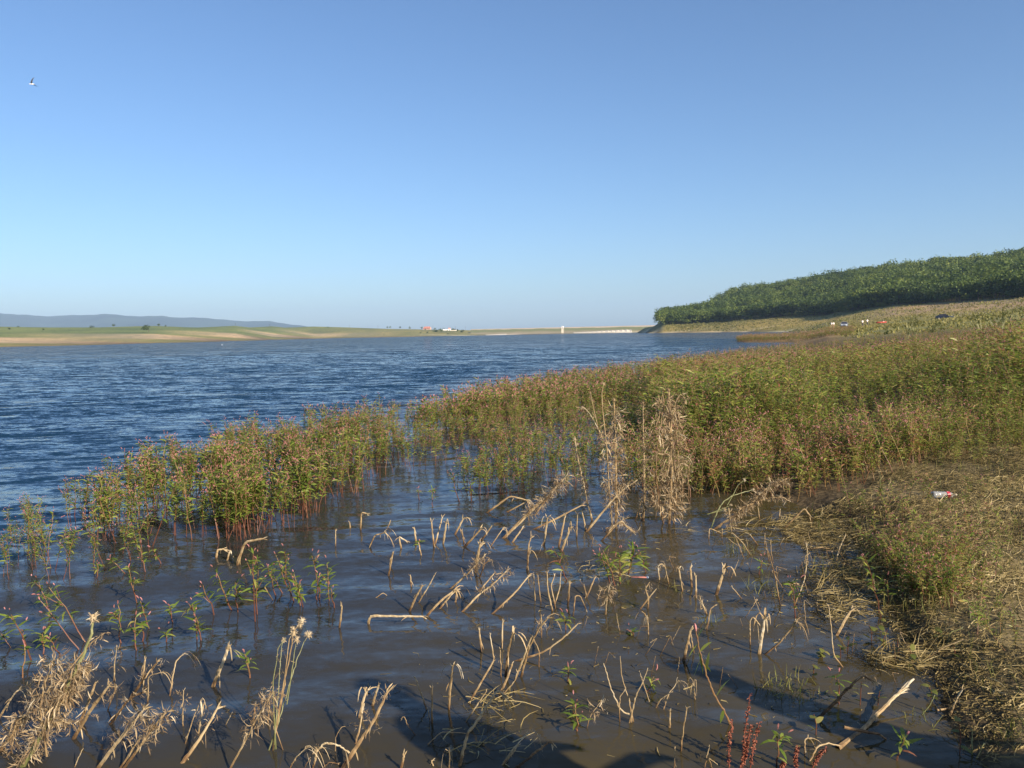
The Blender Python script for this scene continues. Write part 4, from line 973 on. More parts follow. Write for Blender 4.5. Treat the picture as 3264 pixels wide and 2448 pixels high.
# window D
for p, wd, k in (([(0, 1270), (110, 1090), (150, 1065)], 16, 'd'), ([(0, 1530), (110, 1370), (200, 1270), (280, 1100)], 28, 'h'), ([(610, 1310), (690, 1110), (725, 1010)], 26, 's'), ([(550, 1450), (680, 1230), (830, 1030)], 32, 'm'),
    ([(835, 1330), (980, 1130), (1090, 1080)], 24, 'k'), ([(1000, 1110), (1100, 970), (1195, 850)], 26, 'k'), ([(1080, 990), (1100, 830)], 20, 's'), ([(1120, 1160), (1125, 960), (1230, 935)], 10, 'd'), ([(820, 1210), (860, 1100), (880, 1040)], 11, 'm'), ([(862, 1000), (870, 850), (885, 740)], 12, 'm'),
    ([(740, 1659), (900, 1450), (1010, 1320), (1090, 1210)], 34, 'h'), ([(910, 1659), (1060, 1430)], 18, 's'), ([(940, 1655), (1100, 1440), (1200, 1300), (1270, 1230)], 24, 'h'), ([(1290, 1090), (1330, 850), (1385, 800)], 13, 'd'), ([(1620, 1025), (1680, 880), (1725, 760)], 34, 'd'),
    ([(1400, 1490), (1460, 1290), (1520, 1150)], 10, 'd'), ([(1500, 1410), (1540, 1180)], 15, 'm'), ([(1390, 1610), (1540, 1400), (1650, 1200)], 30, 'm'), ([(1385, 1360), (1385, 1200), (1390, 1070)], 11, 'm'), ([(1745, 1659), (1880, 1410), (1990, 1200), (2070, 1080)], 18, 'h'), ([(1920, 1330), (1930, 1190)], 20, 's'), ([(565, 1655), (600, 1570), (630, 1510)], 8, 's'), ([(1700, 1350), (1760, 1235)], 8, 's')): S_('D', p, wd, k)
# window E
for p, wd, k in (([(125, 1340), (140, 1190)], 16, 's'), ([(1045, 185), (1075, 35)], 18, 's'), ([(1215, 290), (1207, 200)], 16, 's'), ([(1205, 460), (1250, 360), (1300, 275)], 22, 's'), ([(1270, 405), (1340, 290), (1395, 190)], 14, 's'), ([(1335, 505), (1440, 390), (1545, 310)], 24, 'd'), ([(1440, 440), (1550, 310)], 16, 's'),
    ([(1500, 310), (1640, 190), (1720, 100), (1770, 50)], 18, 'h'), ([(1550, 400), (1560, 310)], 16, 's'), ([(1610, 465), (1720, 350), (1830, 270), (1940, 160)], 20, 'h'), ([(1720, 330), (1845, 180)], 14, 's'), ([(1840, 480), (2000, 330), (2105, 205)], 19, 'd'), ([(1735, 210), (1770, 110), (1800, 90)], 14, 'd'), ([(1700, 165), (1715, 80), (1735, -40)], 24, 's'),
    ([(890, 570), (900, 505), (1100, 510), (1310, 512)], 24, 's'), ([(670, 600), (690, 430)], 20, 's'), ([(1745, 780), (1730, 620)], 22, 's'), ([(1840, 830), (1810, 650)], 14, 's'), ([(1900, 750), (1908, 550)], 16, 's'), ([(1895, 970), (1888, 760)], 12, 's'), ([(1930, 960), (1950, 770), (1985, 640)], 32, 'd'), ([(1500, 1220), (1505, 1080), (1530, 880)], 26, 'd'),
    ([(1335, 1225), (1290, 1100), (1245, 975)], 14, 's'), ([(1370, 1330), (1372, 1050)], 20, 's'), ([(1355, 1320), (1345, 1210)], 10, 's'), ([(1650, 1170), (1720, 1050), (1840, 840)], 20, 's'), ([(1620, 1320), (1700, 1200), (1785, 1075)], 14, 's'), ([(1580, 1640), (1640, 1400), (1790, 1190), (1870, 1060), (1910, 1100)], 28, 'd'),
    ([(1880, 1110), (1940, 980), (1980, 870)], 24, 's'), ([(1870, 1140), (1990, 1010), (2020, 930)], 14, 's'), ([(820, 1290), (850, 1150), (875, 1075)], 28, 'd'), ([(920, 1190), (940, 1110), (970, 1025)], 24, 's'), ([(700, 1655), (790, 1510), (920, 1320), (1010, 1130), (1040, 1070)], 38, 'k'), ([(790, 1480), (825, 1350), (850, 1200)], 18, 'm'), ([(1140, 1659), (1160, 1560)], 26, 's'),
    ([(300, 1650), (340, 1580), (415, 1510)], 12, 'd'), ([(470, 1655), (500, 1530), (560, 1470), (660, 1480), (725, 1530)], 18, 'd'), ([(410, 1650), (440, 1590), (490, 1520)], 10, 'd'), ([(640, 1600), (640, 1430), (690, 1340), (715, 1345)], 7, 's'), ([(1255, 1420), (1190, 1340), (1160, 1265), (1140, 1285)], 9, 's'), ([(1330, 1490), (1440, 1385), (1640, 1395)], 9, 's'),
    ([(1910, 1630), (1960, 1570), (2020, 1490)], 18, 's'), ([(940, 375), (1000, 330), (1060, 380)], 8, 's'), ([(165, 385), (210, 450), (270, 485)], 10, 's'), ([(545, 1655), (590, 1615), (665, 1625)], 12, 'd'), ([(1500, 1655), (1510, 1545)], 14, 'd'), ([(1380, 1640), (1365, 1605), (1385, 1595)], 12, 's')): S_('E', p, wd, k)
# window F
for p, wd, k in (([(190, 150), (200, 60), (210, 0)], 16, 'd'), ([(250, 390), (240, 190)], 11, 's'), ([(295, 410), (270, 190)], 11, 's'), ([(380, 460), (345, 300), (340, 180)], 16, 's'), ([(405, 440), (370, 280), (400, 200)], 13, 's'), ([(400, 420), (440, 290), (445, 180)], 11, 's'), ([(500, 420), (512, 260)], 22, 's'), ([(640, 370), (700, 225)], 16, 'd'), ([(640, 370), (622, 270)], 9, 's'), ([(725, 380), (750, 310)], 9, 's'),
    ([(540, 500), (555, 350), (590, 350), (640, 460)], 13, 's'), ([(785, 490), (795, 370), (815, 280)], 14, 'h'), ([(1195, 245), (1180, 130), (1195, 120)], 11, 's'), ([(1265, 270), (1235, 130)], 13, 'd'), ([(1365, 320), (1340, 150)], 18, 'd'), ([(1438, 285), (1427, 135)], 22, 's'), ([(1470, 360), (1468, 205)], 18, 's'), ([(1625, 340), (1660, 230), (1690, 140)], 30, 'd'), ([(1810, 370), (1740, 285)], 9, 's'),
    ([(1550, 490), (1520, 420), (1495, 350)], 16, 'm'), ([(1550, 620), (1580, 450), (1615, 425)], 14, 's'), ([(95, 1000), (170, 810), (225, 660)], 20, 's'), ([(145, 970), (200, 760), (285, 590), (350, 520)], 22, 'd'), ([(280, 890), (285, 780), (230, 660)], 11, 's'), ([(300, 680), (297, 510)], 14, 'm'), ([(130, 840), (320, 780), (470, 670), (575, 565)], 18, 's'), ([(1110, 650), (1105, 530)], 11, 'd'),
    ([(1375, 850), (1400, 730), (1430, 610)], 26, 's'), ([(1455, 790), (1430, 640)], 11, 's'), ([(1395, 885), (1430, 800), (1485, 790)], 11, 'd'), ([(1165, 1205), (1200, 1140), (1290, 1080)], 10, 's'), ([(1225, 1215), (1260, 1100), (1330, 1010)], 9, 'd'), ([(1460, 1140), (1458, 1050)], 13, 'd'), ([(1268, 1360), (1275, 1230)], 19, 's'), ([(1355, 1530), (1370, 1370), (1400, 1200)], 17, 's'), ([(640, 1370), (670, 1260), (750, 1155)], 9, 'm'),
    ([(1305, 1655), (1310, 1510)], 9, 's'), ([(1535, 1655), (1570, 1500)], 9, 's'), ([(1590, 1655), (1565, 1580), (1630, 1630)], 9, 's'), ([(1880, 720), (1878, 540), (1900, 510), (1940, 560)], 13, 'd'), ([(1945, 800), (1975, 620), (1990, 530)], 30, 'd'), ([(0, 1640), (80, 1520), (185, 1405)], 17, 'd'), ([(100, 1659), (200, 1590), (300, 1500), (370, 1455), (385, 1480)], 24, 's'), ([(105, 1110), (95, 1050), (60, 1180)], 9, 's')): S_('F', p, wd, k)
# window G
for p, wd, k in (([(50, 805), (160, 720), (290, 560)], 18, 'd'), ([(170, 410), (130, 180), (75, 0)], 11, 's'), ([(285, 420), (360, 230), (375, 90)], 10, 's'), ([(255, 330), (265, 260), (300, 265)], 13, 's'), ([(650, 900), (580, 810), (560, 600), (540, 430)], 12, 's'), ([(600, 655), (660, 540), (710, 460)], 28, 'd'), ([(450, 1290), (560, 1190), (690, 1050), (800, 955), (880, 1005)], 30, 'k'),
    ([(1460, 1265), (1490, 1170), (1555, 1060)], 17, 's'), ([(1485, 1205), (1560, 1190), (1650, 1190)], 14, 's'), ([(1250, 1250), (1310, 1180), (1340, 1110)], 11, 'g'), ([(1625, 1570), (1628, 1375)], 12, 'g'), ([(1660, 1590), (1715, 1475)], 12, 'g'), ([(1250, 850), (1420, 740), (1550, 690)], 10, 's'), ([(360, 1560), (360, 1440), (400, 1430)], 14, 'd'), ([(400, 1600), (460, 1490), (540, 1470), (620, 1490)], 16, 's'), ([(1440, 700), (1460, 630), (1550, 600)], 10, 'g')): S_('G', p, wd, k)
# window B
for p, wd, k in (([(300, 1090), (305, 970), (345, 980)], 15, 's'), ([(140, 1190), (140, 1090)], 10, 's'), ([(360, 1190), (390, 1120), (455, 1100)], 13, 'd'), ([(560, 1200), (545, 1125), (600, 1160)], 14, 's'), ([(655, 1160), (645, 1070)], 16, 's'), ([(770, 1190), (755, 1030)], 16, 's'), ([(780, 1170), (825, 1000)], 14, 's'), ([(830, 1170), (850, 1040)], 18, 'd'), ([(905, 1115), (960, 1010)], 18, 'd'), ([(690, 1250), (675, 1180)], 12, 's'),
    ([(965, 1190), (950, 1090)], 12, 's'), ([(970, 1190), (1070, 1080)], 20, 'd'), ([(1080, 1145), (1140, 1060)], 16, 's'), ([(470, 1080), (495, 1020)], 8, 's'), ([(235, 1080), (232, 1040)], 10, 's'), ([(1110, 975), (1260, 865), (1370, 895)], 16, 'd'), ([(1240, 970), (1370, 900)], 12, 'd'), ([(1225, 1130), (1340, 1010), (1450, 900)], 22, 'm'), ([(1280, 1155), (1340, 1070)], 14, 's'), ([(1400, 1085), (1520, 1030), (1720, 925)], 16, 's'),
    ([(1475, 1180), (1500, 1005)], 20, 'd'), ([(1570, 1195), (1610, 1000)], 18, 's'), ([(1590, 1215), (1645, 1070)], 20, 'd'), ([(1685, 1125), (1690, 980)], 14, 's'), ([(1745, 1080), (1720, 970)], 12, 's'), ([(1850, 1150), (1960, 1030), (2050, 1100)], 15, 'm'), ([(1370, 1280), (1380, 1170), (1395, 1130)], 14, 'd'), ([(1040, 1300), (1060, 1200), (1085, 1170)], 18, 'd'), ([(490, 1307), (505, 1235)], 14, 's'), ([(1140, 1180), (1210, 1080)], 10, 'd')): S_('B', p, wd, k)
for p, wd in (([(1520, 1215), (1570, 1060), (1690, 1040)], 22), ([(1385, 1170), (1395, 1110), (1440, 1105)], 18), ([(1455, 1185), (1475, 1110), (1490, 1150)], 14)): S_('A', p, wd, 's')
# window H
for p, wd, k in (([(1240, 890), (1400, 730), (1540, 590), (1640, 720)], 40, 'd'), ([(1150, 750), (1160, 620)], 22, 's'), ([(840, 760), (820, 600)], 20, 's'), ([(45, 1070), (55, 905), (230, 970)], 18, 's'), ([(250, 1070), (260, 930)], 16, 's'), ([(700, 1330), (580, 1130), (420, 980)], 18, 's'), ([(820, 1180), (700, 1010)], 26, 's'), ([(1140, 1190), (1215, 1070)], 18, 's'), ([(920, 1180), (925, 1000)], 14, 's'), ([(2030, 1450), (2100, 1200), (2190, 1010)], 20, 's'), ([(1590, 1450), (1590, 1280), (1575, 1120)], 18, 's'), ([(2090, 1250), (1800, 1200), (1610, 1230)], 28, 's'), ([(1060, 1475), (1020, 1280), (1015, 1100)], 16, 's'), ([(1000, 1475), (960, 1250), (940, 1120)], 14, 's'), ([(600, 1390), (510, 1150), (470, 1050)], 14, 's'), ([(640, 1250), (440, 1140), (360, 1070)], 12, 's')): S_('H', p, wd, k)

stub_info = []
for (w, pts, wd, kind, lean) in STUBS:
    K = WIN[w][2]; rng = np.random.default_rng(int(1000 + len(stub_info)))
    P3, dist = line3(w, pts, rng.uniform(-0.35, 0.35))
    base = P3[0].copy(); base[2] = 0.0
    rel = P3 - base
    dark = 0.22 if kind == 'k' else 0.0
    g, Q, rad = stalk_geo(rel, wd, dist, rng, K, 0.62 if kind in 'sd' else 0.5, wd >= 9, dark)
    mat = MAT['green_stem'] if kind == 'g' else MAT['dry']
    extra = None
    if kind == 'd': extra = ('foliage', strand_geo(rel, dist, wd, K, rng, int(rng.integers(3, 7))), MAT['dry'])
    if kind == 'm' or kind == 'k': extra = ('foliage', droop_leaves(Q, rng, 16, 0.05, 1, 0.45, 1.0, 0.006), MAT['dry_leaf'])
    if kind == 'h': extra = ('foliage', droop_leaves(Q, rng, 70, 0.06, 1, 0.45, 1.02, 0.007), MAT['dry_leaf'])
    if extra:
        o = empty("dead_stalk", base); obj("stem", g, mat, o); obj(extra[0], extra[1], extra[2], o)
    else: o = obj("dead_stalk", g, mat, loc=base)
    a, b = wpx(w, *pts[0]), wpx(w, *pts[-1])
    dx, dy = b[0] - a[0], a[1] - b[1]
    top = max(a[1] - wpx(w, *p)[1] for p in pts)
    bent = len(pts) > 2 and (wpx(w, *pts[-1])[1] - min(wpx(w, *p)[1] for p in pts)) > 3
    stub_info.append(dict(o=o, px=a[0], py=a[1], h=(rel[:, 2].max()), dx=dx, dy=dy, bent=bent, kind=kind, w=wd / K / FPX * dist))

# labels: what each stalk looks like and what it stands beside
LMK = [("the big dead thistle", 120, 2350), ("the seed-headed knapweed", 872, 2330), ("the fallen right-angled stalk", 1190, 1965), ("the tall dead thistles", 2040, 1670), ("the bare forked stem", 2010, 2270), ("the rust-red dock", 2400, 2400),
       ("the pale frayed stalk", 2760, 2320), ("the drifted straw", 2800, 2000), ("the leaning dried thistle", 2320, 1700), ("the greyish fallen thistle", 1640, 1690), ("the arching pale leaf", 1050, 2400), ("the flooded stand", 900, 1700), ("the bright-leaved plant", 2010, 1850), ("the red-stemmed knotweed", 2310, 2310), ("the dense grassy tuft", 1460, 2280)]
for s in stub_info:
    s['lm'] = min(LMK, key=lambda l: math.hypot(l[1] - s['px'], 1.4 * (l[2] - s['py'])))
    size = "tall" if s['h'] > 0.27 else ("short" if s['h'] < 0.13 else "mid-height")
    thick = "thick" if s['w'] > 0.0125 else ("thin" if s['w'] < 0.0065 else "")
    colr = {'s': "tan", 'd': "pale", 'h': "grey-tan leafy", 'm': "tan ragged", 'k': "dark brown", 'g': "green"}[s['kind']]
    ang = math.degrees(math.atan2(s['dx'], max(1e-3, s['dy'])))
    lean = "bent over" if s['bent'] else ("upright" if abs(ang) < 13 else ("leaning right" if ang > 0 else "leaning left"))
    if s['dy'] < 12: lean = "lying flat"
    s['desc'] = f"{size} {thick} {colr} stalk {lean}".replace("  ", " ")
from collections import defaultdict
bylm = defaultdict(list)
for s in stub_info: bylm[(s['desc'], s['lm'][0])].append(s)
ORD = ["", "first", "second", "third", "fourth", "fifth", "sixth", "seventh", "eighth", "ninth"]
for (d, lm), L_ in bylm.items():
    L_.sort(key=lambda s: s['px'])
    for k, s in enumerate(L_):
        dx, dy = s['px'] - s['lm'][1], s['py'] - s['lm'][2]
        relw = ("right of" if dx > 0 else "left of") if abs(dx) > 0.9 * abs(dy) else ("nearer than" if dy > 0 else "behind")
        lab = f"{d}, {relw} {lm}" if len(L_) == 1 else f"{d}, {relw} {lm}, {ORD[k + 1]} from left"
        tag(s['o'], lab, "dead stalk", "dead stalks standing in the shallows")
print("stubs", len(stub_info))

# ---- thistles: several stems, dried leaves, sometimes a head
def thistle(name, label, cat, stems, leaves, heads=(), group=None, green=()):
    """stems: (window, points, width px, lean); leaves: per stem (count, length, from, to, spread, width)"""
    w, pts, wd, ln = stems[0]
    P0, dist = line3(w, pts, ln); base = P0[0].copy(); base[2] = 0
    o = empty(name, base); tag(o, label, cat, group)
    rng = np.random.default_rng(abs(hash(label)) % 9999 if False else len(label) * 37 + int(base[0] * 100) % 91)
    LG = Geo(); nleaf = 0
    for i, ((w, pts, wd, ln), lf) in enumerate(zip(stems, leaves)):
        P3, d2 = line3(w, pts, ln, Y0=None if i == 0 else base[1] + ln * 0.1)
        g, Q, rad = stalk_geo(P3 - base, wd, dist, rng, WIN[w][2], 0.45, False)
        if i: pass
        obj("stem", g, MAT['green_stem'] if i in green else MAT['dry'], o)
        if lf:
            n, L0, lo, hi, sp, W = lf
            a = droop_leaves(Q, rng, n, L0, sp, lo, hi, W); LG.add(*[x for x in a.arrays()[:2]], a.arrays()[2]); nleaf += n
    for (w, x, y, rpx, tint) in heads:
        q = wpx(w, x, y); c = at(q[0], q[1], base[1]) - base; r = rpx / WIN[w][2] / FPX * dist
        HG = Geo(); t = np.linspace(-1, 1, 6); HG.tube([c + [0, 0, r * u * 0.9] for u in t], [r * 0.7 * max(0.15, math.sqrt(max(0, 1 - u * u * 0.92))) for u in t], 6, tint, cap=False)
        for k in range(46):
            d = rng.normal(size=3); d[2] += 0.4; d /= np.linalg.norm(d); HG.leaf(c + d * r * 0.7, d, r * 1.0, r * 0.22, 0.2, tint + rng.normal(0, .1), 0, rng.uniform(0, 3), (0, .5, 1), (1, .7, .05))
        obj("seed_head", HG, MAT['dry_leaf'], o)
    if nleaf: obj("foliage", LG, MAT['dry_leaf'], o)
    return o
T_ = 'T'
thistle("dead_thistle", "tall bushy dead thistle with branched top, left of the tall group", "thistle",
    [(T_, [(520, 1500), (530, 1250), (520, 1000), (515, 700), (510, 500), (500, 260)], 34, 0.05), (T_, [(480, 1480), (450, 1150), (440, 900), (420, 650), (385, 350), (375, 150), (395, 75)], 18, -0.1), (T_, [(430, 720), (330, 510), (250, 370), (180, 300)], 14, 0.1), (T_, [(510, 620), (560, 440), (600, 440)], 9, 0.1), (T_, [(330, 480), (280, 260), (262, 150)], 9, 0.1)],
    [(330, 0.12, 0.08, 0.95, 1, 0.011), (170, 0.10, 0.15, 0.70, 1, 0.010), (40, 0.07, 0.3, 1.0, 1, 0.008), (26, 0.07, 0.3, 1, 1, 0.008), (10, 0.05, .5, 1, 1, .006)], [(T_, 395, 75, 14, 0.7), (T_, 500, 240, 18, 0.5), (T_, 180, 320, 14, 0.75), (T_, 365, 610, 24, 0.55), (T_, 575, 760, 28, 0.5)])
thistle("dead_thistle", "narrow column-like dead thistle in the middle of the tall group", "thistle",
    [(T_, [(800, 1470), (812, 1200), (808, 900), (800, 600), (795, 280)], 30, 0.05), (T_, [(690, 1550), (740, 1400), (790, 1220)], 22, 0.05), (T_, [(780, 1460), (745, 1340)], 16, 0.1)],
    [(260, 0.075, 0.08, 1.0, 1, 0.009), (12, 0.06, 0.5, 1, 1, 0.008), None], [(T_, 795, 275, 17, 0.45)])
thistle("dead_thistle", "tallest widest dead thistle with drooping top, right of the group", "thistle",
    [(T_, [(1060, 1490), (1075, 1250), (1085, 1000), (1085, 700), (1080, 450), (1060, 140)], 36, 0.05), (T_, [(1000, 1480), (960, 1300), (930, 1000), (940, 700), (990, 400), (1020, 220)], 20, -0.1), (T_, [(1110, 1480), (1140, 1100), (1160, 800), (1130, 500), (1120, 300)], 20, 0.1), (T_, [(1090, 470), (1130, 260), (1175, 180), (1220, 210), (1225, 270)], 12, 0.1), (T_, [(1060, 1300), (980, 1290), (870, 1275)], 10, 0.0)],
    [(300, 0.13, 0.06, 0.95, 1, 0.013), (230, 0.13, 0.12, 1.0, 1, 0.012), (230, 0.13, 0.1, 1.0, 1, 0.012), (50, 0.08, 0.2, 1, 1, 0.009), (20, 0.09, 0.2, 1, 1, 0.01)], [(T_, 1055, 140, 20, 0.45), (T_, 1035, 610, 18, 0.95), (T_, 1220, 270, 16, 0.5), (T_, 1150, 400, 24, 0.5)])
thistle("dead_thistle", "small leaning thistle with grey-green top, left edge of the tall group", "thistle",
    [(T_, [(280, 1470), (230, 1280), (190, 1080), (140, 870), (110, 700), (100, 610)], 24, 0.0), (T_, [(120, 720), (80, 620), (90, 580)], 8, 0.0)], [(150, 0.06, 0.15, 0.85, 1, 0.007), None], [(T_, 100, 640, 16, 0.8), (T_, 130, 690, 12, 0.8)], green=(1,))
thistle("dead_thistle", "thin dry thistle wisp standing right of the tallest dead thistle", "thistle",
    [(T_, [(1262, 1280), (1258, 1050), (1270, 850), (1335, 705)], 11, 0.0), (T_, [(1200, 1200), (1200, 1050), (1250, 940)], 9, 0.0)], [(60, 0.06, 0.3, 1, 1, 0.006), (20, .05, .3, 1, 1, .006)])
thistle("dead_thistle", "fallen tan thistle stem leaning right across the tall group's foot", "thistle",
    [(T_, [(225, 1575), (400, 1360), (530, 1210), (640, 1120), (740, 1050)], 30, 0.0), (T_, [(355, 1650), (460, 1530), (570, 1480)], 16, -0.1)], [(60, 0.06, 0.45, 1.0, 1, 0.006), (26, .05, .3, 1, 1, .006)])
thistle("dead_thistle", "broken thistle stem bent like a roof before the tall group", "thistle",
    [(T_, [(440, 1580), (500, 1520), (570, 1470), (650, 1530), (720, 1590)], 20, 0.0), (T_, [(520, 1500), (600, 1455), (660, 1430)], 10, .05)], [(40, 0.06, 0.3, 1, 1, 0.006), None])
thistle("dead_thistle", "greyish fallen thistle leaning right with a feathery tip", "thistle",
    [('B', [(1225, 1130), (1400, 960), (1530, 840), (1610, 750)], 24, 0.1), ('B', [(1460, 930), (1560, 800), (1560, 740)], 10, 0.1)], [(260, 0.085, 0.40, 1.05, 1, 0.008), (40, .06, .3, 1, 1, .007)])
thistle("dead_thistle", "large leaning dried thistle with matted brown leaves by the bank stand", "thistle",
    [('H', [(140, 910), (480, 690), (700, 520), (900, 320), (1050, 190), (1250, 165)], 46, 0.1), ('H', [(380, 760), (400, 940), (480, 1070)], 18, 0.0), ('H', [(680, 540), (960, 430), (1240, 420), (1290, 480)], 22, 0.1)], [(420, 0.085, 0.25, 1.0, 1, 0.009), (80, 0.08, 0.0, 1.0, 1, 0.008), (60, .06, .4, 1, 1, .008)])
thistle("dead_thistle", "yellow-green leaning stem with dry seed heads before the bank stand", "thistle",
    [('H', [(90, 880), (120, 790), (180, 640), (270, 490), (420, 390), (740, 300)], 26, 0.0), ('H', [(420, 390), (500, 230), (600, 150)], 14, 0.0), ('H', [(200, 620), (330, 570), (410, 540)], 12, 0.0), ('H', [(190, 640), (300, 615), (480, 620)], 12, 0.0)], [None, None, None, (8, .04, .3, 1, 1, .006)], [('H', 605, 150, 22, 0.9), ('H', 745, 300, 20, 0.85), ('H', 395, 540, 18, 0.8), ('H', 300, 615, 18, 0.7)], green=(0, 1, 2, 3))
thistle("dead_thistle", "big dead thistle with curled tan leaves and green top at bottom left", "thistle",
    [('D', [(170, 1655), (330, 1380), (450, 1150), (600, 870), (660, 730), (700, 640), (705, 535)], 36, 0.0), ('D', [(330, 1400), (300, 1200), (340, 1020), (400, 850)], 16, -0.1), ('D', [(450, 1150), (560, 1060), (640, 900)], 14, 0.1), ('D', [(360, 1330), (470, 1300), (560, 1330)], 12, 0.1), ('D', [(430, 1200), (500, 1130), (540, 1060)], 20, -0.2), ('D', [(640, 770), (700, 700), (790, 640)], 9, 0)],
    [(330, 0.070, 0.08, 0.74, 1, 0.008), (110, 0.065, 0.3, 1.1, 1, 0.0075), (110, 0.065, 0.2, 1.1, 1, 0.0075), (60, 0.06, 0.2, 1, 1, 0.007), (80, .06, 0, 1, 1, .007), (16, .04, .2, 1, 1, .005)], [('D', 705, 525, 28, 0.8)], green=(0,))
thistle("dead_thistle", "broken grey thistle at the left frame edge with drooping leaves", "thistle",
    [('D', [(-20, 1560), (100, 1400), (130, 1300), (250, 1220)], 22, 0.0), ('D', [(60, 1640), (90, 1500), (110, 1400)], 14, 0)], [(90, 0.06, 0.4, 1, 1, 0.007), (40, .06, .3, 1, 1, .007)])
thistle("knapweed", "slender dry knapweed with pale seed heads standing before open brown water", "plant",
    [('E', [(165, 1525), (190, 1370), (240, 1100), (290, 830), (330, 600)], 17, 0.0), ('E', [(190, 1370), (300, 1000), (350, 830), (410, 690), (435, 650)], 11, 0.1), ('E', [(185, 1360), (220, 900), (235, 700), (262, 670)], 10, -0.1), ('E', [(200, 1300), (260, 950), (290, 680), (380, 540)], 11, 0.0), ('E', [(180, 1350), (165, 1030), (210, 730), (262, 680)], 10, -0.1), ('E', [(300, 1000), (330, 780), (345, 690)], 9, 0.05), ('E', [(190, 1370), (120, 1150), (210, 1080)], 8, 0)],
    [None, (6, .03, .3, .9, 1, .005), (6, .03, .3, .9, 1, .005), None, (8, .03, .3, .9, 1, .005), None, (50, .05, .2, 1, 1, .005)], [('E', 385, 545, 19, 0.95), ('E', 322, 640, 21, 0.75), ('E', 345, 690, 20, 0.8), ('E', 435, 652, 20, 0.8), ('E', 318, 600, 13, 0.8), ('E', 372, 580, 15, 0.8), ('E', 250, 690, 13, 0.8)], green=(1, 2, 4, 5))
thistle("forked_stem", "bare pale forked stem with four curved branches in open shallow water", "dead stalk",
    [('F', [(978, 1320), (985, 1255), (930, 1245), (885, 1200), (820, 1040), (770, 865)], 15, 0.0), ('F', [(985, 1255), (960, 1130), (905, 960), (895, 810)], 11, 0.1), ('F', [(985, 1240), (1010, 1120), (1070, 1000), (1105, 900)], 13, -0.1), ('F', [(888, 1200), (895, 1120), (940, 1050)], 11, 0), ('F', [(1065, 1000), (1040, 920)], 7, 0)], [None] * 5)
thistle("forked_stem", "small forked dry stem like a Y right of the bright-leaved plant", "dead stalk",
    [('F', [(1105, 445), (1110, 370), (1085, 300), (1120, 250)], 17, 0.0), ('F', [(1112, 370), (1170, 300)], 14, 0)], [(8, .05, .6, 1, 1, .005), None])
o = thistle("frayed_stalk", "thick pale stalk with brush-like frayed tip leaning right over dark water", "dead stalk",
    [('G', [(690, 1450), (800, 1370), (900, 1260), (1050, 1110), (1185, 985)], 42, 0.9), ('G', [(830, 1385), (920, 1400), (990, 1455)], 26, 0.0)], [(22, .05, .02, .4, 1, .003), None])
def fray():
    rng = np.random.default_rng(4); P3, dist = line3('G', [(690, 1450), (800, 1370), (900, 1260), (1050, 1110), (1185, 985)], 0.9); P3 = P3[-2:]; g = Geo(); ax = P3[1] - P3[0]; ax /= np.linalg.norm(ax)
    for k in range(40): g.leaf(P3[0] + ax * rng.uniform(0.02, 0.075) + rng.normal(0, 0.004, 3), ax + rng.normal(0, 0.13, 3), rng.uniform(0.03, 0.07), 0.0028, 0.1, 0.9 + rng.normal(0, .08), 0, rng.uniform(0, 3))
    obj("frayed_tip", (g.arrays()[0] - np.array(o.location), *g.arrays()[1:]), MAT['dry'], o)
fray()

# ---- rust-red dock seed stalks
def dock(label, stems):
    P0, dist = line3(*stems[0][:2], 0.0); base = P0[0].copy(); base[2] = 0
    o = empty("dock_plant", base); tag(o, label, "plant", "rust-red dock seed stalks")
    rng = np.random.default_rng(len(label)); SG = Geo()
    for (w, pts, wd) in stems:
        P3, d2 = line3(w, pts, 0.0, Y0=base[1]); g, Q, rad = stalk_geo(P3 - base, wd * 0.45, dist, rng, WIN[w][2], 0.5, False); obj("stem", g, MAT['dock'], o)
        for k in range(130):
            i = rng.uniform(0.15, 1) * (len(Q) - 1); i0 = min(int(i), len(Q) - 2); p = Q[i0] + (Q[i0 + 1] - Q[i0]) * (i - i0); d = rng.normal(size=3); d /= np.linalg.norm(d)
            SG.leaf(p + d * 0.003, d, 0.009, 0.006, 0.3, 0.5 + rng.normal(0, .2), 0, rng.uniform(0, 3), (0, .5, 1), (.4, 1, .2))
    obj("blossom", SG, MAT['dock'], o)
dock("rust-red dock, tallest seed stalks of the three clumps, beside the red-stemmed knotweed", [('F', [(1820, 1659), (1835, 1450), (1850, 1300), (1880, 1095)], 20), ('F', [(1820, 1659), (1860, 1450), (1900, 1330)], 18), ('F', [(1720, 1659), (1715, 1500), (1745, 1300)], 18)])
dock("rust-red dock stalk leaning slightly right, in the middle of the three clumps", [('F', [(1880, 1659), (1915, 1450), (1952, 1310)], 20), ('F', [(1800, 1659), (1845, 1560), (1860, 1450)], 20)])
dock("rust-red dock with two short stalks, the right one of the three clumps", [('G', [(300, 1655), (285, 1580), (305, 1500)], 24), ('G', [(420, 1655), (450, 1590), (520, 1510)], 24), ('G', [(180, 1655), (200, 1620)], 22)])

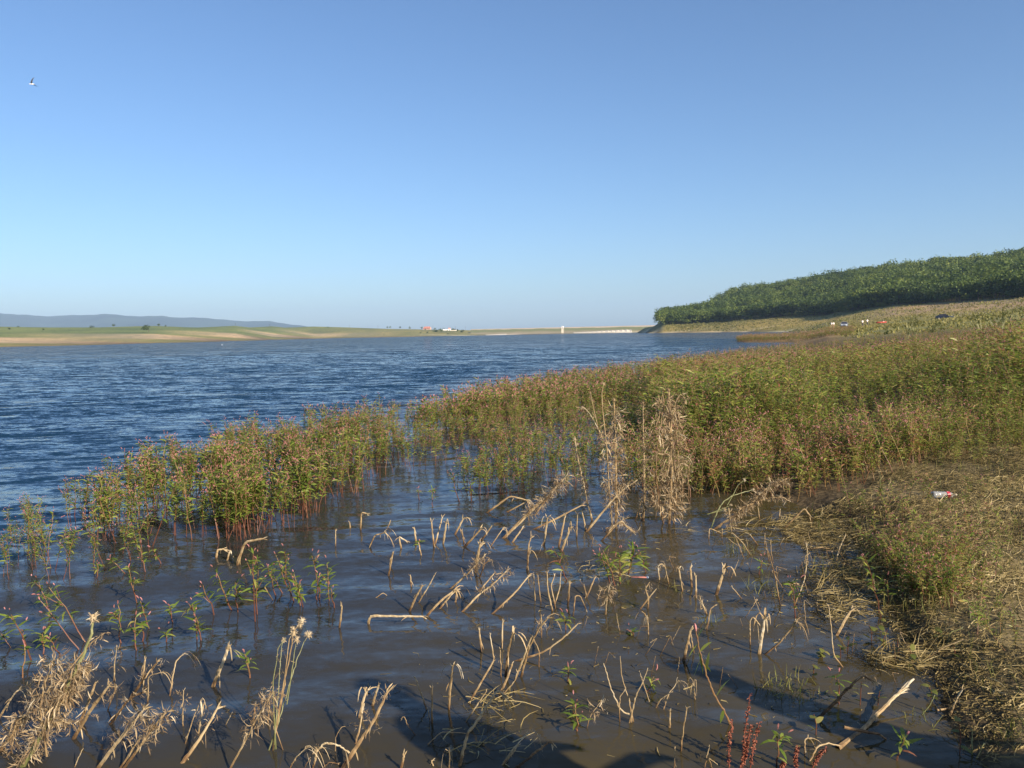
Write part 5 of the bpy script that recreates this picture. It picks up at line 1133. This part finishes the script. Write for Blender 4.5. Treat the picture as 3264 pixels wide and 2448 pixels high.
# ---- single living plants in the shallows
ONE = [('D', 380, 475, 320, 265), ('D', 590, 750, 420, 400), ('D', 655, 690, 490, 290), ('D', 240, 840, 190, 510), ('D', 80, 740, 20, 630), ('D', 1035, 390, 990, 150), ('D', 1130, 600, 1075, 400), ('D', 1035, 780, 1005, 560), ('D', 910, 700, 865, 450), ('D', 1500, 690, 1455, 440), ('D', 1525, 700, 1500, 520),
       ('D', 1630, 500, 1565, 280), ('D', 1770, 470, 1640, 180), ('D', 1800, 480, 1790, 240), ('D', 1935, 540, 1960, 60), ('D', 1890, 960, 1890, 790), ('D', 175, 1000, 150, 780), ('D', 335, 780, 330, 640), ('D', 460, 800, 400, 690), ('D', 1265, 700, 1265, 620), ('D', 1305, 560, 1305, 430), ('D', 1085, 690, 1075, 560), ('D', 740, 220, 760, 110), ('D', 950, 190, 890, 50), ('D', 1110, 180, 1060, 10), ('D', 1225, 120, 1190, 0),
       ('E', 335, 400, 190, 60), ('E', 300, 330, 255, 20), ('E', 525, 380, 500, 50), ('E', 585, 390, 545, 130), ('E', 640, 440, 600, 290), ('E', 380, 430, 350, 190), ('E', 190, 360, 130, 130), ('E', 240, 330, 170, 190), ('E', 500, 390, 455, 230), ('E', 400, 440, 390, 220), ('E', 40, 490, 60, 70),
       ('F', 955, 210, 975, -30), ('F', 860, 290, 800, 0), ('F', 900, 280, 900, 30), ('F', 830, 280, 760, 40), ('F', 1090, 190, 1090, 10), ('F', 500, 240, 450, 0), ('F', 490, 620, 480, 480), ('F', 495, 1000, 500, 890), ('F', 545, 1250, 545, 1170), ('F', 570, 1390, 575, 1200), ('F', 1080, 1090, 1190, 1020), ('F', 1000, 655, 975, 600), ('F', 1950, 200, 1975, 80),
       ('G', 930, 480, 860, 40), ('G', 290, 520, 300, 270), ('G', 1060, 1600, 1065, 1430), ('G', 150, 1640, 200, 1420), ('G', 1100, 420, 1130, 190), ('G', 1290, 480, 1250, 100), ('G', 1200, 420, 1190, 210), ('G', 1400, 430, 1390, 180), ('G', 990, 430, 1000, 250), ('G', 630, 1170, 625, 1000),
       ('B', 745, 840, 760, 830), ('B', 680, 1190, 670, 1150), ('B', 765, 930, 765, 830), ('B', 675, 890, 680, 820), ('B', 1010, 900, 1000, 790), ('B', 935, 900, 850, 730), ('B', 240, 840, 250, 700)]
seen = []
ZON = [("by the big dead thistle", 200, 2200), ("at the flooded stand's left tip", 150, 1800), ("in the loose clump above the knapweed", 940, 1850), ("by the bright-leaved clump", 1980, 1850), ("near the bare forked stem", 1880, 2200), ("by the drifted straw on the right", 2850, 1900), ("in the gap of the flooded stand", 1380, 1570), ("left of the loose clump", 700, 1920), ("near the pale frayed stalk", 2700, 2350)]
for i, (w, x0, y0, x1, y1) in enumerate(ONE):
    a = wpx(w, x0, y0); b = wpx(w, x1, y1); f = P(*a); dist = np.linalg.norm(f - EYE); H = max(0.05, math.hypot(b[0] - a[0], b[1] - a[1]) / FPX * dist)
    rng = np.random.default_rng(500 + i)
    bright = (w == 'F' and x0 == 955)
    t = knot_geo(rng, H, int(4 + 14 * min(1, H / 0.35)) if not bright else 16, 1 if H < 0.2 else 2, min(0.085, 0.06 + 0.09 * H) if not bright else 0.13, 0.014 if not bright else 0.024, 0.30, nfl=1)
    o = empty("knotweed_plant", (f[0], f[1], -0.01))
    lx = (b[0] - a[0]) / max(6, a[1] - b[1]); o.rotation_euler = (rng.normal(0, 0.08), math.atan(max(-1, min(1, lx))), 0)
    for n_, g, m in zip(("stem", "foliage", "blossom"), t, KM): obj(n_, g, m, o)
    z_ = min(ZON, key=lambda l: math.hypot(l[1] - a[0], 1.3 * (l[2] - a[1])))
    h_ = "tall" if H > 0.28 else ("tiny" if H < 0.11 else "small")
    l_ = "leaning left" if lx < -0.25 else ("leaning right" if lx > 0.25 else "upright")
    seen.append((o, f"{h_} {l_} red-stemmed knotweed" if not bright else "bright-leaved green knotweed", z_[0], a[0]))
by = defaultdict(list)
for s in seen: by[(s[1], s[2])].append(s)
for (d, zn), L_ in by.items():
    L_.sort(key=lambda s: s[3])
    for k, s in enumerate(L_): tag(s[0], f"{d} {zn}" if len(L_) == 1 else f"{d} {zn}, {ORD[k + 1]} from left", "plant", "single knotweed plants in the shallows")
# the long red-stemmed one
def redknot():
    P3, dist = line3('F', [(1735, 1345), (1690, 1240), (1600, 1090), (1550, 960), (1520, 850), (1490, 740), (1470, 620)], 0.0); base = P3[0].copy(); base[2] = 0
    o = empty("knotweed_plant", base); tag(o, "long bright red-stemmed knotweed leaning left beside the rust-red dock", "plant")
    rng = np.random.default_rng(6); g, Q, rad = stalk_geo(P3 - base, 17, dist, rng, 2.376, 0.5, False); V, Qd, T, Mi = g.arrays(); obj("stem", (V, Qd, T * 0 + 0.75, Mi), MAT['knot_stem'], o)
    F = Geo(); n = len(Q)
    for (u, dx, dz, L) in ((0.95, .3, .5, .06), (0.9, -.5, -.6, .08), (0.84, .2, -1, .12), (0.8, .6, .5, .09), (0.75, -.3, -1, .13), (0.7, .5, -.4, .1), (0.62, .2, .9, .09), (.35, .5, .9, .1), (.2, -.3, -.5, .06)):
        F.leaf(Q[int(u * (n - 1))], [dx, rng.normal(0, .3), dz], L, 0.017, 0.3, 0.55 + rng.normal(0, .1), 0, rng.normal(0, .6))
    obj("foliage", F, MAT['knot_leaf'], o)
    B = Geo(); e = Q[-1]; B.tube([e, e + [-.002, 0, .012], e + [-.004, 0, .025], e + [-.006, 0, .034]], [.003, .007, .006, .002], 5, 0.8, cap=False); obj("blossom", B, MAT['knot_flower'], o)
redknot()
# ---- round-leaved seedlings along the right shore
RL = [(1530, 1560, 3), (440, 1410, 3), (420, 960, 4), (490, 830, 5), (625, 830, 4), (680, 800, 4), (775, 1180, 4), (1170, 890, 5), (930, 560, 3), (1240, 440, 6), (1360, 430, 5), (1450, 480, 4), (950, 760, 5), (1370, 740, 4), (860, 700, 4), (1210, 400, 4), (1310, 1130, 4), (910, 1180, 3), (1490, 880, 2), (1060, 830, 3)]
def rl_place(x, y):
    px, py = wpx('G', x, y)
    return "on the drifted straw" if 1880 < py < 2130 and px < 2960 else ("standing alone in dark water" if py > 2200 else "at the bank's edge")
cnt = defaultdict(list)
for i, (x, y, n) in enumerate(RL):
    a = wpx('G', x, y); f = P(*a); rng = np.random.default_rng(900 + i)
    o = empty("seedling", (f[0], f[1], max(0, float(zt(f[0], f[1])))))
    S, F = Geo(), Geo(); h = rng.uniform(0.05, 0.11)
    if x == 1530: h = 0.17
    S.tube([(0, 0, -0.05), (0.004, 0, h * 0.5), (rng.normal(0, .01), 0, h)], [.003, .0025, .0018], 4, 0.5, cap=False)
    for k in range(n):
        t_ = (k + 0.7) / n; a_ = rng.uniform(0, 6.28)
        F.leaf((0, 0, h * t_), [math.cos(a_), math.sin(a_) - 0.4, rng.uniform(.1, .8)], rng.uniform(0.035, 0.055), rng.uniform(0.022, 0.032), rng.uniform(0.1, .6), 0.62 + rng.normal(0, .1), 0, rng.normal(0, .4), (0, .2, .45, .75, 1), (.2, .85, 1, .7, .05))
    obj("stem", S, MAT['knot_stem'], o); obj("foliage", F, MAT['grass'], o)
    cnt[rl_place(x, y)].append((o, x, n))
for pl, L_ in cnt.items():
    L_.sort(key=lambda s: s[1])
    for k, s in enumerate(L_): tag(s[0], f"round-leaved green seedling {pl}, number {k + 1} counted from left", "plant", "round-leaved seedlings along the right shore")
# ------------------------------------------------------------------ people, cars, boat, birds, litter
MAT['skin'] = mat_plain("skin", (0.46, 0.27, 0.18), 0.6); MAT['shirt'] = mat_plain("white_shirt", (0.82, 0.81, 0.78), 0.85, nscale=20); MAT['trouser'] = mat_plain("dark_trousers", (0.04, 0.045, 0.06), 0.85); MAT['bare'] = mat_plain("tan_shorts", (0.30, 0.20, 0.13), 0.85); MAT['hair'] = mat_plain("dark_hair", (0.02, 0.016, 0.012), 0.7)
def skin_mesh(name, verts, edges, radii, root, mat, sub=2):
    me = bpy.data.meshes.new(name); me.from_pydata([tuple(v) for v in verts], edges, [])
    o = bpy.data.objects.new(name, me); COL.objects.link(o)
    md = o.modifiers.new("skin", 'SKIN'); md.use_smooth_shade = True
    ss = o.modifiers.new("sub", 'SUBSURF'); ss.levels = ss.render_levels = sub
    for i, r in enumerate(radii):
        v = me.skin_vertices[0].data[i]; v.radius = (r, r) if not isinstance(r, tuple) else r; v.use_root = (i == root)
    dg = bpy.context.evaluated_depsgraph_get(); m2 = bpy.data.meshes.new_from_object(o.evaluated_get(dg)); m2.name = name
    bpy.data.objects.remove(o); bpy.data.meshes.remove(me)
    m2.materials.clear(); m2.materials.append(mat)
    for p in m2.polygons: p.use_smooth = True
    return m2
def person(loc, rz, label, arm=0.3, legs_mat='trouser', bend=0.0):
    o = empty("person", loc, rz); tag(o, label, "person", "people standing in the far meadow")
    hd = np.array([0, -0.02 - bend, 1.62 - bend * 0.3])
    V = [(0, 0, 0.95), (0, 0, 1.12), (0, -bend * .5, 1.32), (0, -bend * .8, 1.44), (0, -bend, 1.50), tuple(hd), tuple(hd + [0, 0, 0.12])]
    Rr = [(.15, .10), (.135, .095), (.16, .10), (.10, .07), .052, (.075, .092), .05]; E = [(0, 1), (1, 2), (2, 3), (3, 4), (4, 5), (5, 6)]
    for s in (-1, 1):
        n = len(V); V += [(s * .10, 0, .86), (s * .11, 0.01, .48), (s * .12, 0.03, .09), (s * .13, -0.12, .04)]; Rr += [.085, .06, .042, .035]; E += [(0, n), (n, n + 1), (n + 1, n + 2), (n + 2, n + 3)]
        n = len(V); a = arm * s; V += [(s * .19, -bend * .8, 1.41), (s * (.26 + .05 * arm), -.02 - bend * .7, 1.14), (s * .22, -.16 - .2 * arm, .93 + .1 * arm), (s * .20, -.22 - .25 * arm, .86 + .13 * arm)]; Rr += [.055, .042, .034, .028]; E += [(3, n), (n, n + 1), (n + 1, n + 2), (n + 2, n + 3)]
        for f in range(5):                     # fingers
            m = len(V); fx = s * .20 + (f - 2) * .016; V += [(fx, -.26 - .25 * arm, .82 + .13 * arm - (0.012 if f in (0, 4) else 0.02))]; Rr += [.009]; E += [(n + 3, m)]
    obj("body", skin_mesh("body", V, E, Rr, 0, MAT['skin'], 1), None, o)
    V = [(0, 0, 0.90), (0, 0, 1.12), (0, -bend * .5, 1.32), (0, -bend * .8, 1.43)]; Rr = [(.19, .14), (.165, .125), (.19, .13), (.12, .09)]; E = [(0, 1), (1, 2), (2, 3)]
    for s in (-1, 1):
        n = len(V); V += [(s * .19, -bend * .8, 1.40), (s * (.245 + .04 * arm), -.02 - bend * .7, 1.20)]; Rr += [.075, .068]; E += [(3, n), (n, n + 1)]
    obj("shirt", skin_mesh("shirt", V, E, Rr, 0, MAT['shirt'], 1), None, o)
    V = [(0, 0, .95), (0, 0, .88)]; Rr = [(.17, .125), (.17, .125)]; E = [(0, 1)]; low = .12 if legs_mat == 'trouser' else .52
    for s in (-1, 1):
        n = len(V); V += [(s * .10, 0, .78), (s * .115, 0.01, low)]; Rr += [.105, .075]; E += [(1, n), (n, n + 1)]
    obj("trousers", skin_mesh("trousers", V, E, Rr, 0, MAT[legs_mat], 1), None, o)
    V = [tuple(hd + [0, .02, .03]), tuple(hd + [0, .015, .10]), tuple(hd + [0, .01, .15])]; obj("hair", skin_mesh("hair", V, [(0, 1), (1, 2)], [(.088, .09), (.088, .1), .05], 0, MAT['hair'], 1), None, o)
    for nm, ofs, r in (("eye", (-.03, -.088, .02), .010), ("eye", (.03, -.088, .02), .010)):
        g = Geo(); c = hd + ofs; g.box(c, (r * 2, r, r), 0.5); obj(nm, g, MAT['hair'], o)
    g = Geo(); g.tube([hd + [0, -.085, .02], hd + [0, -.115, -.015], hd + [0, -.09, -.025]], [.008, .013, .008], 4); obj("nose", g, MAT['skin'], o)
    return o
def ground_at(px, py, D):
    b = at(px, py, D); return np.array([b[0], b[1], float(zt(b[0], b[1]))])
MZ = lambda px, D: ground_at(px, horizon(px), D)
def on_ground(px, py_foot, D):
    """walk out along the sight line until the foot meets the meadow, starting near distance D"""
    best = min(np.linspace(D * 0.75, D * 1.25, 200), key=lambda d: abs(at(px, py_foot, d)[2] - float(zt(*at(px, py_foot, d)[:2]))) + abs(d - D) * 0.002)
    return ground_at(px, py_foot, best)
person(MZ(2650.5, 226), 2.6, "left one of two white-shirted people standing close together, arm out", 0.9, 'bare')
person(MZ(2657.5, 227.5), -2.8, "right one of two white-shirted people standing close together left of the silver car", 0.3, 'bare', 0.06)
person(MZ(2749, 205), 2.9, "white-shirted dark-haired person right of the silver car, nearer of the pair", 0.5)
person(MZ(2764.5, 208), -2.9, "white-shirted dark-haired person standing between the other one and the red dinghy", 0.2)

def loft(rings, mat_tint=0.5):
    n = len(rings[0]); V = np.concatenate(rings); Q = []
    for i in range(len(rings) - 1):
        for k in range(n): Q.append([i * n + k, i * n + (k + 1) % n, (i + 1) * n + (k + 1) % n, (i + 1) * n + k])
    g = Geo(); g.add(V, Q, mat_tint); return g
def car(loc, rz, paint, label):
    o = empty("parked_car", loc, rz); tag(o, label, "car")
    # length along y, front at -y
    st = [(-2.1, .50, .62, .30), (-2.0, .74, .80, .24), (-1.2, .86, .86, .22), (-.6, .88, .92, .22), (.6, .88, .94, .22), (1.5, .86, .95, .22), (2.0, .76, .92, .26), (2.1, .66, .80, .34)]
    rings = [np.array([(-w, y, zb), (-w * 1.0, y, (zb + zt_) / 2), (-w * .93, y, zt_), (0, y, zt_ + .05), (w * .93, y, zt_), (w, y, (zb + zt_) / 2), (w, y, zb), (0, y, zb - .02)]) for y, w, zt_, zb in st]
    body = loft(rings); body.add([*rings[0][[0, 1, 5, 6]], ], [[0, 1, 2, 3]]); body.add([*rings[0][[1, 2, 4, 5]]], [[0, 1, 2, 3]]); body.add([*rings[-1][[0, 1, 5, 6]]], [[3, 2, 1, 0]]); body.add([*rings[-1][[1, 2, 4, 5]]], [[3, 2, 1, 0]])
    obj("body", body, paint, o)
    cs = [(-1.0, .78, .90), (-.15, .62, 1.44), (1.1, .60, 1.46), (1.85, .68, .98)]
    r2 = [np.array([(-w, y, max(.88, z - .02) if i in (0, 3) else .90), (-w, y, z), (w, y, z), (w, y, .90)]) for i, (y, w, z) in enumerate(cs)]
    r2[0][:, 2] = [.88, .90, .90, .88]
    obj("roof", loft(r2), paint, o)
    gl = MAT['dark']
    def pane(name, pts): g = Geo(); g.add(pts, [[0, 1, 2, 3]]); obj(name, g, gl, o)
    pane("windscreen", [(-.72, -.975, .93), (.72, -.975, .93), (.60, -.22, 1.415), (-.60, -.22, 1.415)])
    pane("rear_window", [(.62, 1.83, 1.02), (-.62, 1.83, 1.02), (-.56, 1.22, 1.42), (.56, 1.22, 1.42)])
    for s in (-1, 1):
        pane("side_window", [(s * .775, -.72, .95), (s * .70, .35, .95), (s * .64, .30, 1.38), (s * .655, -.15, 1.36)]); pane("side_window", [(s * .70, .42, .95), (s * .725, 1.45, .97), (s * .635, 1.08, 1.40), (s * .635, .38, 1.39)])
        for y in (-1.35, 1.3):
            g = Geo(); th = [(s * .72, y, .31), (s * .90, y, .31)]; g.tube(th, [.31, .31], 14); g.tube([(s * .72, y, .31), (s * .72, y, .31001)], [.31, .01], 14, cap=False); w_ = obj("wheel", g, MAT['trouser'], o)
            g = Geo(); g.tube([(s * .90, y, .31), (s * .912, y, .31)], [.19, .05], 10); obj("rim", g, MAT['concrete'], w_)
        g = Geo(); g.box((s * .52, -2.04, .66), (.34, .14, .13)); obj("headlight", g, MAT['white'], o)
        g = Geo(); g.box((s * .92, -.72, .98), (.18, .10, .12)); obj("mirror", g, paint, o)
    g = Geo(); g.box((0, -2.10, .58), (.62, .04, .10)); obj("grille", g, gl, o)
    g = Geo(); g.box((0, -2.07, .38), (1.25, .10, .14)); obj("bumper", g, gl, o)
    return o
silver = mat_plain("silver_paint", (0.50, 0.54, 0.60), 0.3, 0.55, coat=0.5); navy = mat_plain("dark_blue_paint", (0.012, 0.018, 0.035), 0.35, 0.1, coat=0.5)
car(MZ(2691, 214), R(-24), silver, "silver car parked facing the lake in the meadow, beside the white-shirted people")
car(MZ(3011, 205) - [0, 0, 0.45], R(62), navy, "dark blue car mostly hidden behind tall weeds on the right meadow")
def dinghy():
    b = MZ(2809, 216); o = empty("dinghy", b, R(8)); tag(o, "low red inflatable dinghy lying in the meadow right of the white-shirted people", "dinghy")
    red = mat_plain("red_rubber", (0.42, 0.06, 0.04), 0.5)
    g = Geo(); a = np.linspace(0, 2 * math.pi, 25); g.tube([(1.25 * math.cos(t), 0.62 * math.sin(t), 0.32 + 0.10 * max(0, math.cos(t)) ** 2) for t in a], 0.22, 8, cap=False); obj("tube", g, red, o)
    g = Geo(); g.box((0, 0, 0.22), (2.2, 1.0, 0.06)); obj("floor_panel", g, MAT['trouser'], o)
    g = Geo(); g.box((0.35, 0, 0.52), (0.5, 1.1, 0.16)); obj("seat", g, red, o)
    g = Geo(); g.box((0.55, -0.12, 0.63), (0.45, 0.3, 0.06)); obj("oar_bag", g, MAT['white'], o)
dinghy()

def bird(loc, label, wing_l, wing_r, sc=1.0, rz=0.0, sitting=False):
    o = empty("gull", loc, rz); o.scale = (sc,) * 3; tag(o, label, "bird", "gulls")
    V = [(0.20, 0, -.01), (.10, 0, 0), (-.02, 0, 0), (-.14, 0, -.005), (-.22, 0, .0), (-.265, 0, .01)]; obj("body", skin_mesh("body", V, [(0, 1), (1, 2), (2, 3), (3, 4), (4, 5)], [.018, .05, .062, .045, .036, .012], 2, MAT['white'], 2), None, o)
    gw = mat_plain("grey_wing", (0.07, 0.075, 0.09), 0.8)
    g = Geo(); g.tube([(-.26, 0, .008), (-.30, 0, .0)], [.009, .002], 5); obj("beak", g, MAT['concrete'], o)
    g = Geo(); V = [(.16, -.03, 0), (.16, .03, 0), (.30, .06, .005), (.30, -.06, .005)]; V = V + [(x, y, z + .008) for x, y, z in V]; g.add(V, [[0, 1, 2, 3], [7, 6, 5, 4], [0, 4, 5, 1], [1, 5, 6, 2], [2, 6, 7, 3], [3, 7, 4, 0]]); obj("tail", g, MAT['white'], o)
    for s, (a1, a2) in ((-1, wing_l), (1, wing_r)):
        g = Geo(); p = np.array([-.03, s * .04, .02]); sec = []
        for k, (L, ch, a) in enumerate(((0, .15, a1), (.20, .16, a1), (.18, .13, (a1 + a2) / 2), (.18, .075, a2), (.06, .02, a2))):
            p = p + np.array([.045 * k, s * L * math.cos(a), L * math.sin(a)])
            sec.append(np.array([p + [-ch / 2, 0, 0], p + [0, 0, .012 * ch / .15], p + [ch / 2, 0, 0], p + [0, 0, -.006]]))
        obj("wing", loft(sec), gw, o)
    return o
b = at(102, 268, 75.0); bird(b, "gull in flight with one dark wing raised high in the upper left sky", (0.95, 1.25), (0.1, -0.25), 0.95, R(14))
b = P(708, 1099.5); 
bird((b[0], b[1], 0.05), "tiny white gull resting on the far open lake surface", (-1.3, -1.4), (-1.3, -1.4), 1.0, R(40))

def bottle():
    f = P(3008, 1597, 0.14); z = float(zt(f[0], f[1]))
    o = empty("plastic_bottle", (f[0], f[1], z + 0.035), R(8)); o.rotation_euler = (0.0, R(4), R(8)); tag(o, "crushed clear plastic bottle with red label on the straw bank", "bottle")
    m, N, L, B = new_mat("clear_plastic"); B.inputs["Base Color"].default_value = (0.93, 0.95, 0.96, 1); B.inputs["Roughness"].default_value = 0.06; B.inputs["IOR"].default_value = 1.25; B.inputs["Transmission Weight"].default_value = 0.78; B.inputs["Specular IOR Level"].default_value = 0.9
    rng = np.random.default_rng(3)
    xs = [-.118, -.116, -.10, -.085, -.06, -.03, 0.0, .02, .045, .065, .085, .098, .105, .112]; rs = [.012, .027, .031, .029, .031, .030, .030, .028, .029, .026, .018, .012, .011, .011]
    g = Geo(); g.tube([(x, 0.002 * math.sin(60 * x), 0.002 * math.cos(50 * x)) for x in xs], [r * (1 + 0.05 * rng.normal()) for r in rs], 14, cap=False); obj("body", g, m, o, smooth=True)
    red = mat_plain("red_label", (0.45, 0.03, 0.05), 0.4); g = Geo(); g.tube([(.018, 0, 0), (.05, 0, 0)], [.0312, .0318], 16, cap=False); lb = obj("label", g, red, o, smooth=True)
    g = Geo(); g.tube([(.030, 0, 0), (.040, 0, 0)], [.0322, .0324], 16, cap=False); V, Q, T, Mi = g.arrays(); obj("label_band", (V, Q[9:13], T, Mi[9:13]), MAT['white'], lb)
    g = Geo(); g.tube([(.110, 0, 0), (.111, 0, 0), (.126, 0, 0), (.127, 0, 0)], [.002, .014, .014, .002], 12, cap=False); obj("cap", g, MAT['concrete'], o)
bottle()
def can():
    a = wpx('F', 1040, 232); f = P(*a); o = empty("float", (f[0], f[1], 0.005), R(-4)); tag(o, "small pink cylindrical float with a pale rim lying in the brown water", "float")
    pk = mat_plain("faded_pink", (0.42, 0.16, 0.13), 0.6); g = Geo(); g.tube([(-.062, 0, 0), (-.058, 0, 0), (.05, 0, 0), (.054, 0, 0)], [.006, .018, .018, .016], 12); obj("body", g, pk, o, smooth=True)
    g = Geo(); g.tube([(.054, 0, 0), (.066, 0, .004), (.07, 0, .006)], [.018, .019, .006], 12); obj("rim", g, MAT['white'], o)
can()

# tall loose weeds at the back of the bank stand
def weed(px, py, D, H, label, seed, n=70):
    b = MZ(px, D); rng = np.random.default_rng(seed); o = empty("tall_weed", b); tag(o, label, "plant", "tall loose weeds behind the bank stand")
    S, F = Geo(), Geo()
    for k in range(9):
        a = rng.uniform(0, 6.28); sp = rng.uniform(0.1, .5) * H; e = np.array([math.cos(a) * sp, math.sin(a) * sp, H * rng.uniform(.7, 1)])
        pts = np.array([(0, 0, -.1), e * [.4, .4, .5], e]); S.tube(pts, [.012, .008, .004], 3, 0.8, cap=False)
        for j in range(n // 3):
            u = rng.uniform(.25, 1); p = (pts[1] * (1 - u) + pts[2] * u) if u > .5 else pts[1] * u * 2; d = rng.normal(size=3); d[2] = abs(d[2]) * .6
            F.leaf(p, d, rng.uniform(.12, .28), .035, .3, 0.45 + rng.normal(0, .15), 0, rng.normal(0, .6), (0, .5, 1), (.3, 1, .1))
    obj("stem", S, MAT['green_stem'], o); obj("foliage", F, MAT['grass'], o)
for i, (px, D, H, lab) in enumerate(((2895, 55, 1.7, "tall airy grey-green weed left of the half-hidden blue car"), (2915, 58, 1.3, "shorter airy weed beside the tall one left of blue car"), (2975, 60, 1.0, "low airy weed just before the blue car's front"), (3130, 42, 1.6, "tall airy weed right of the blue car, left one of two"), (3185, 38, 1.7, "tall airy weed near right frame edge, right one of two"), (3240, 60, 1.9, "tall airy weed on the slope at the right frame edge"))): weed(px, 0, D, H, lab, 300 + i)

# two people who stand on the bank just right of the view; their shadows fall across the shallows
def on_bank(px, py, h, lab, rz, arm):
    f = P(px, py); k = h / math.tan(SUN_EL)
    x, y = f[0] + math.sin(SUN_AZ) * k, f[1] + math.cos(SUN_AZ) * k
    person((x, y, max(0.0, float(zt(x, y)))), rz, lab, arm)
on_bank(2290, 2165, 1.72, "white-shirted bystander on the near bank whose long shadow crosses the right shallows", 2.6, 0.3)
on_bank(1235, 2215, 1.72, "white-shirted bystander on the near bank whose shadow darkens the bottom centre shallows", 2.9, 0.9)
# scraps floating in the shallows
frng = np.random.default_rng(123)
pp = np.concatenate([fill([(1900, 1720), (2600, 1700), (3000, 2100), (3100, 2400), (1500, 2440), (1100, 2200), (1500, 1950)], 900, 201), fill([(2350, 1740), (2750, 1740), (3000, 2100), (2500, 2000)], 700, 202)]); n = len(pp)
A = strands(np.c_[pp, frng.uniform(0.001, 0.008, n)], frng.uniform(0, 6.28, n), frng.normal(0.02, 0.12, n), frng.uniform(0.008, 0.075, n) ** 1.0, frng.uniform(0, 0.3, n), frng.uniform(0.002, 0.007, n), frng.normal(0.30, 0.22, n), frng.normal(0, 0.2, n), 3)
tag(obj("debris", A, MAT['straw']), "small dark scraps of rotting straw floating in the shallows", kind='stuff')

# thin broken stems standing all through the right-hand shallows
trng2 = np.random.default_rng(321)
thin = []
for k in range(8):
    H = trng2.uniform(0.05, 0.13); b = trng2.normal(0, 0.35, 2); P_ = [np.array([b[0] * t * H, b[1] * t * H, t * H]) for t in (0, .5, .85)]
    P_.append(P_[-1] + (np.array([b[0] * .15 * H, b[1] * .15 * H, .15 * H]) if k % 2 else np.array([trng2.normal(0, .35) * H, trng2.normal(0, .2) * H, -0.15 * H])))
    g, Q_, r_ = stalk_geo(np.array(P_), 2.2, 5.0, trng2, 1.0, 0.6, k % 3 == 0, 0.08)
    thin.append(make_mesh("broken_stem", g.arrays(), [MAT['dry']]))
tp = np.concatenate([fill([(1500, 1760), (2000, 1720), (2600, 1740), (2850, 1900), (3000, 2150), (2700, 2250), (2000, 2200), (1600, 2000)], 60, 301), fill([(2200, 1760), (2650, 1740), (2850, 1950), (2500, 2000)], 34, 302)])
for i, (x, y) in enumerate(tp):
    o = obj("broken_stem", thin[i % len(thin)], None, loc=(x, y, max(0.0, float(zt(x, y)))))
    o.rotation_euler = (0, 0, trng2.uniform(0, 6.28)); u = trng2.uniform(0.6, 1.3); o.scale = (u, u, u)
    tag(o, "thin short broken stem poking from the muddy right-hand shallows", "dead stem", "thin broken stems in the right-hand shallows")
# ------------------------------------------------------------------ the air
g = Geo(); g.box((0, 4700, 179), (24000, 11400, 366))
m = bpy.data.materials.new("haze"); m.use_nodes = True
nt = m.node_tree; nt.nodes.clear()
out = nt.nodes.new("ShaderNodeOutputMaterial"); pv = nt.nodes.new("ShaderNodeVolumePrincipled")
pv.inputs["Color"].default_value = (0.50, 0.71, 1.0, 1); pv.inputs["Density"].default_value = HAZE; pv.inputs["Anisotropy"].default_value = 0.0
nt.links.new(pv.outputs[0], out.inputs["Volume"])
tag(obj("haze", g, m), "thin pale summer haze over the lake", kind='stuff')
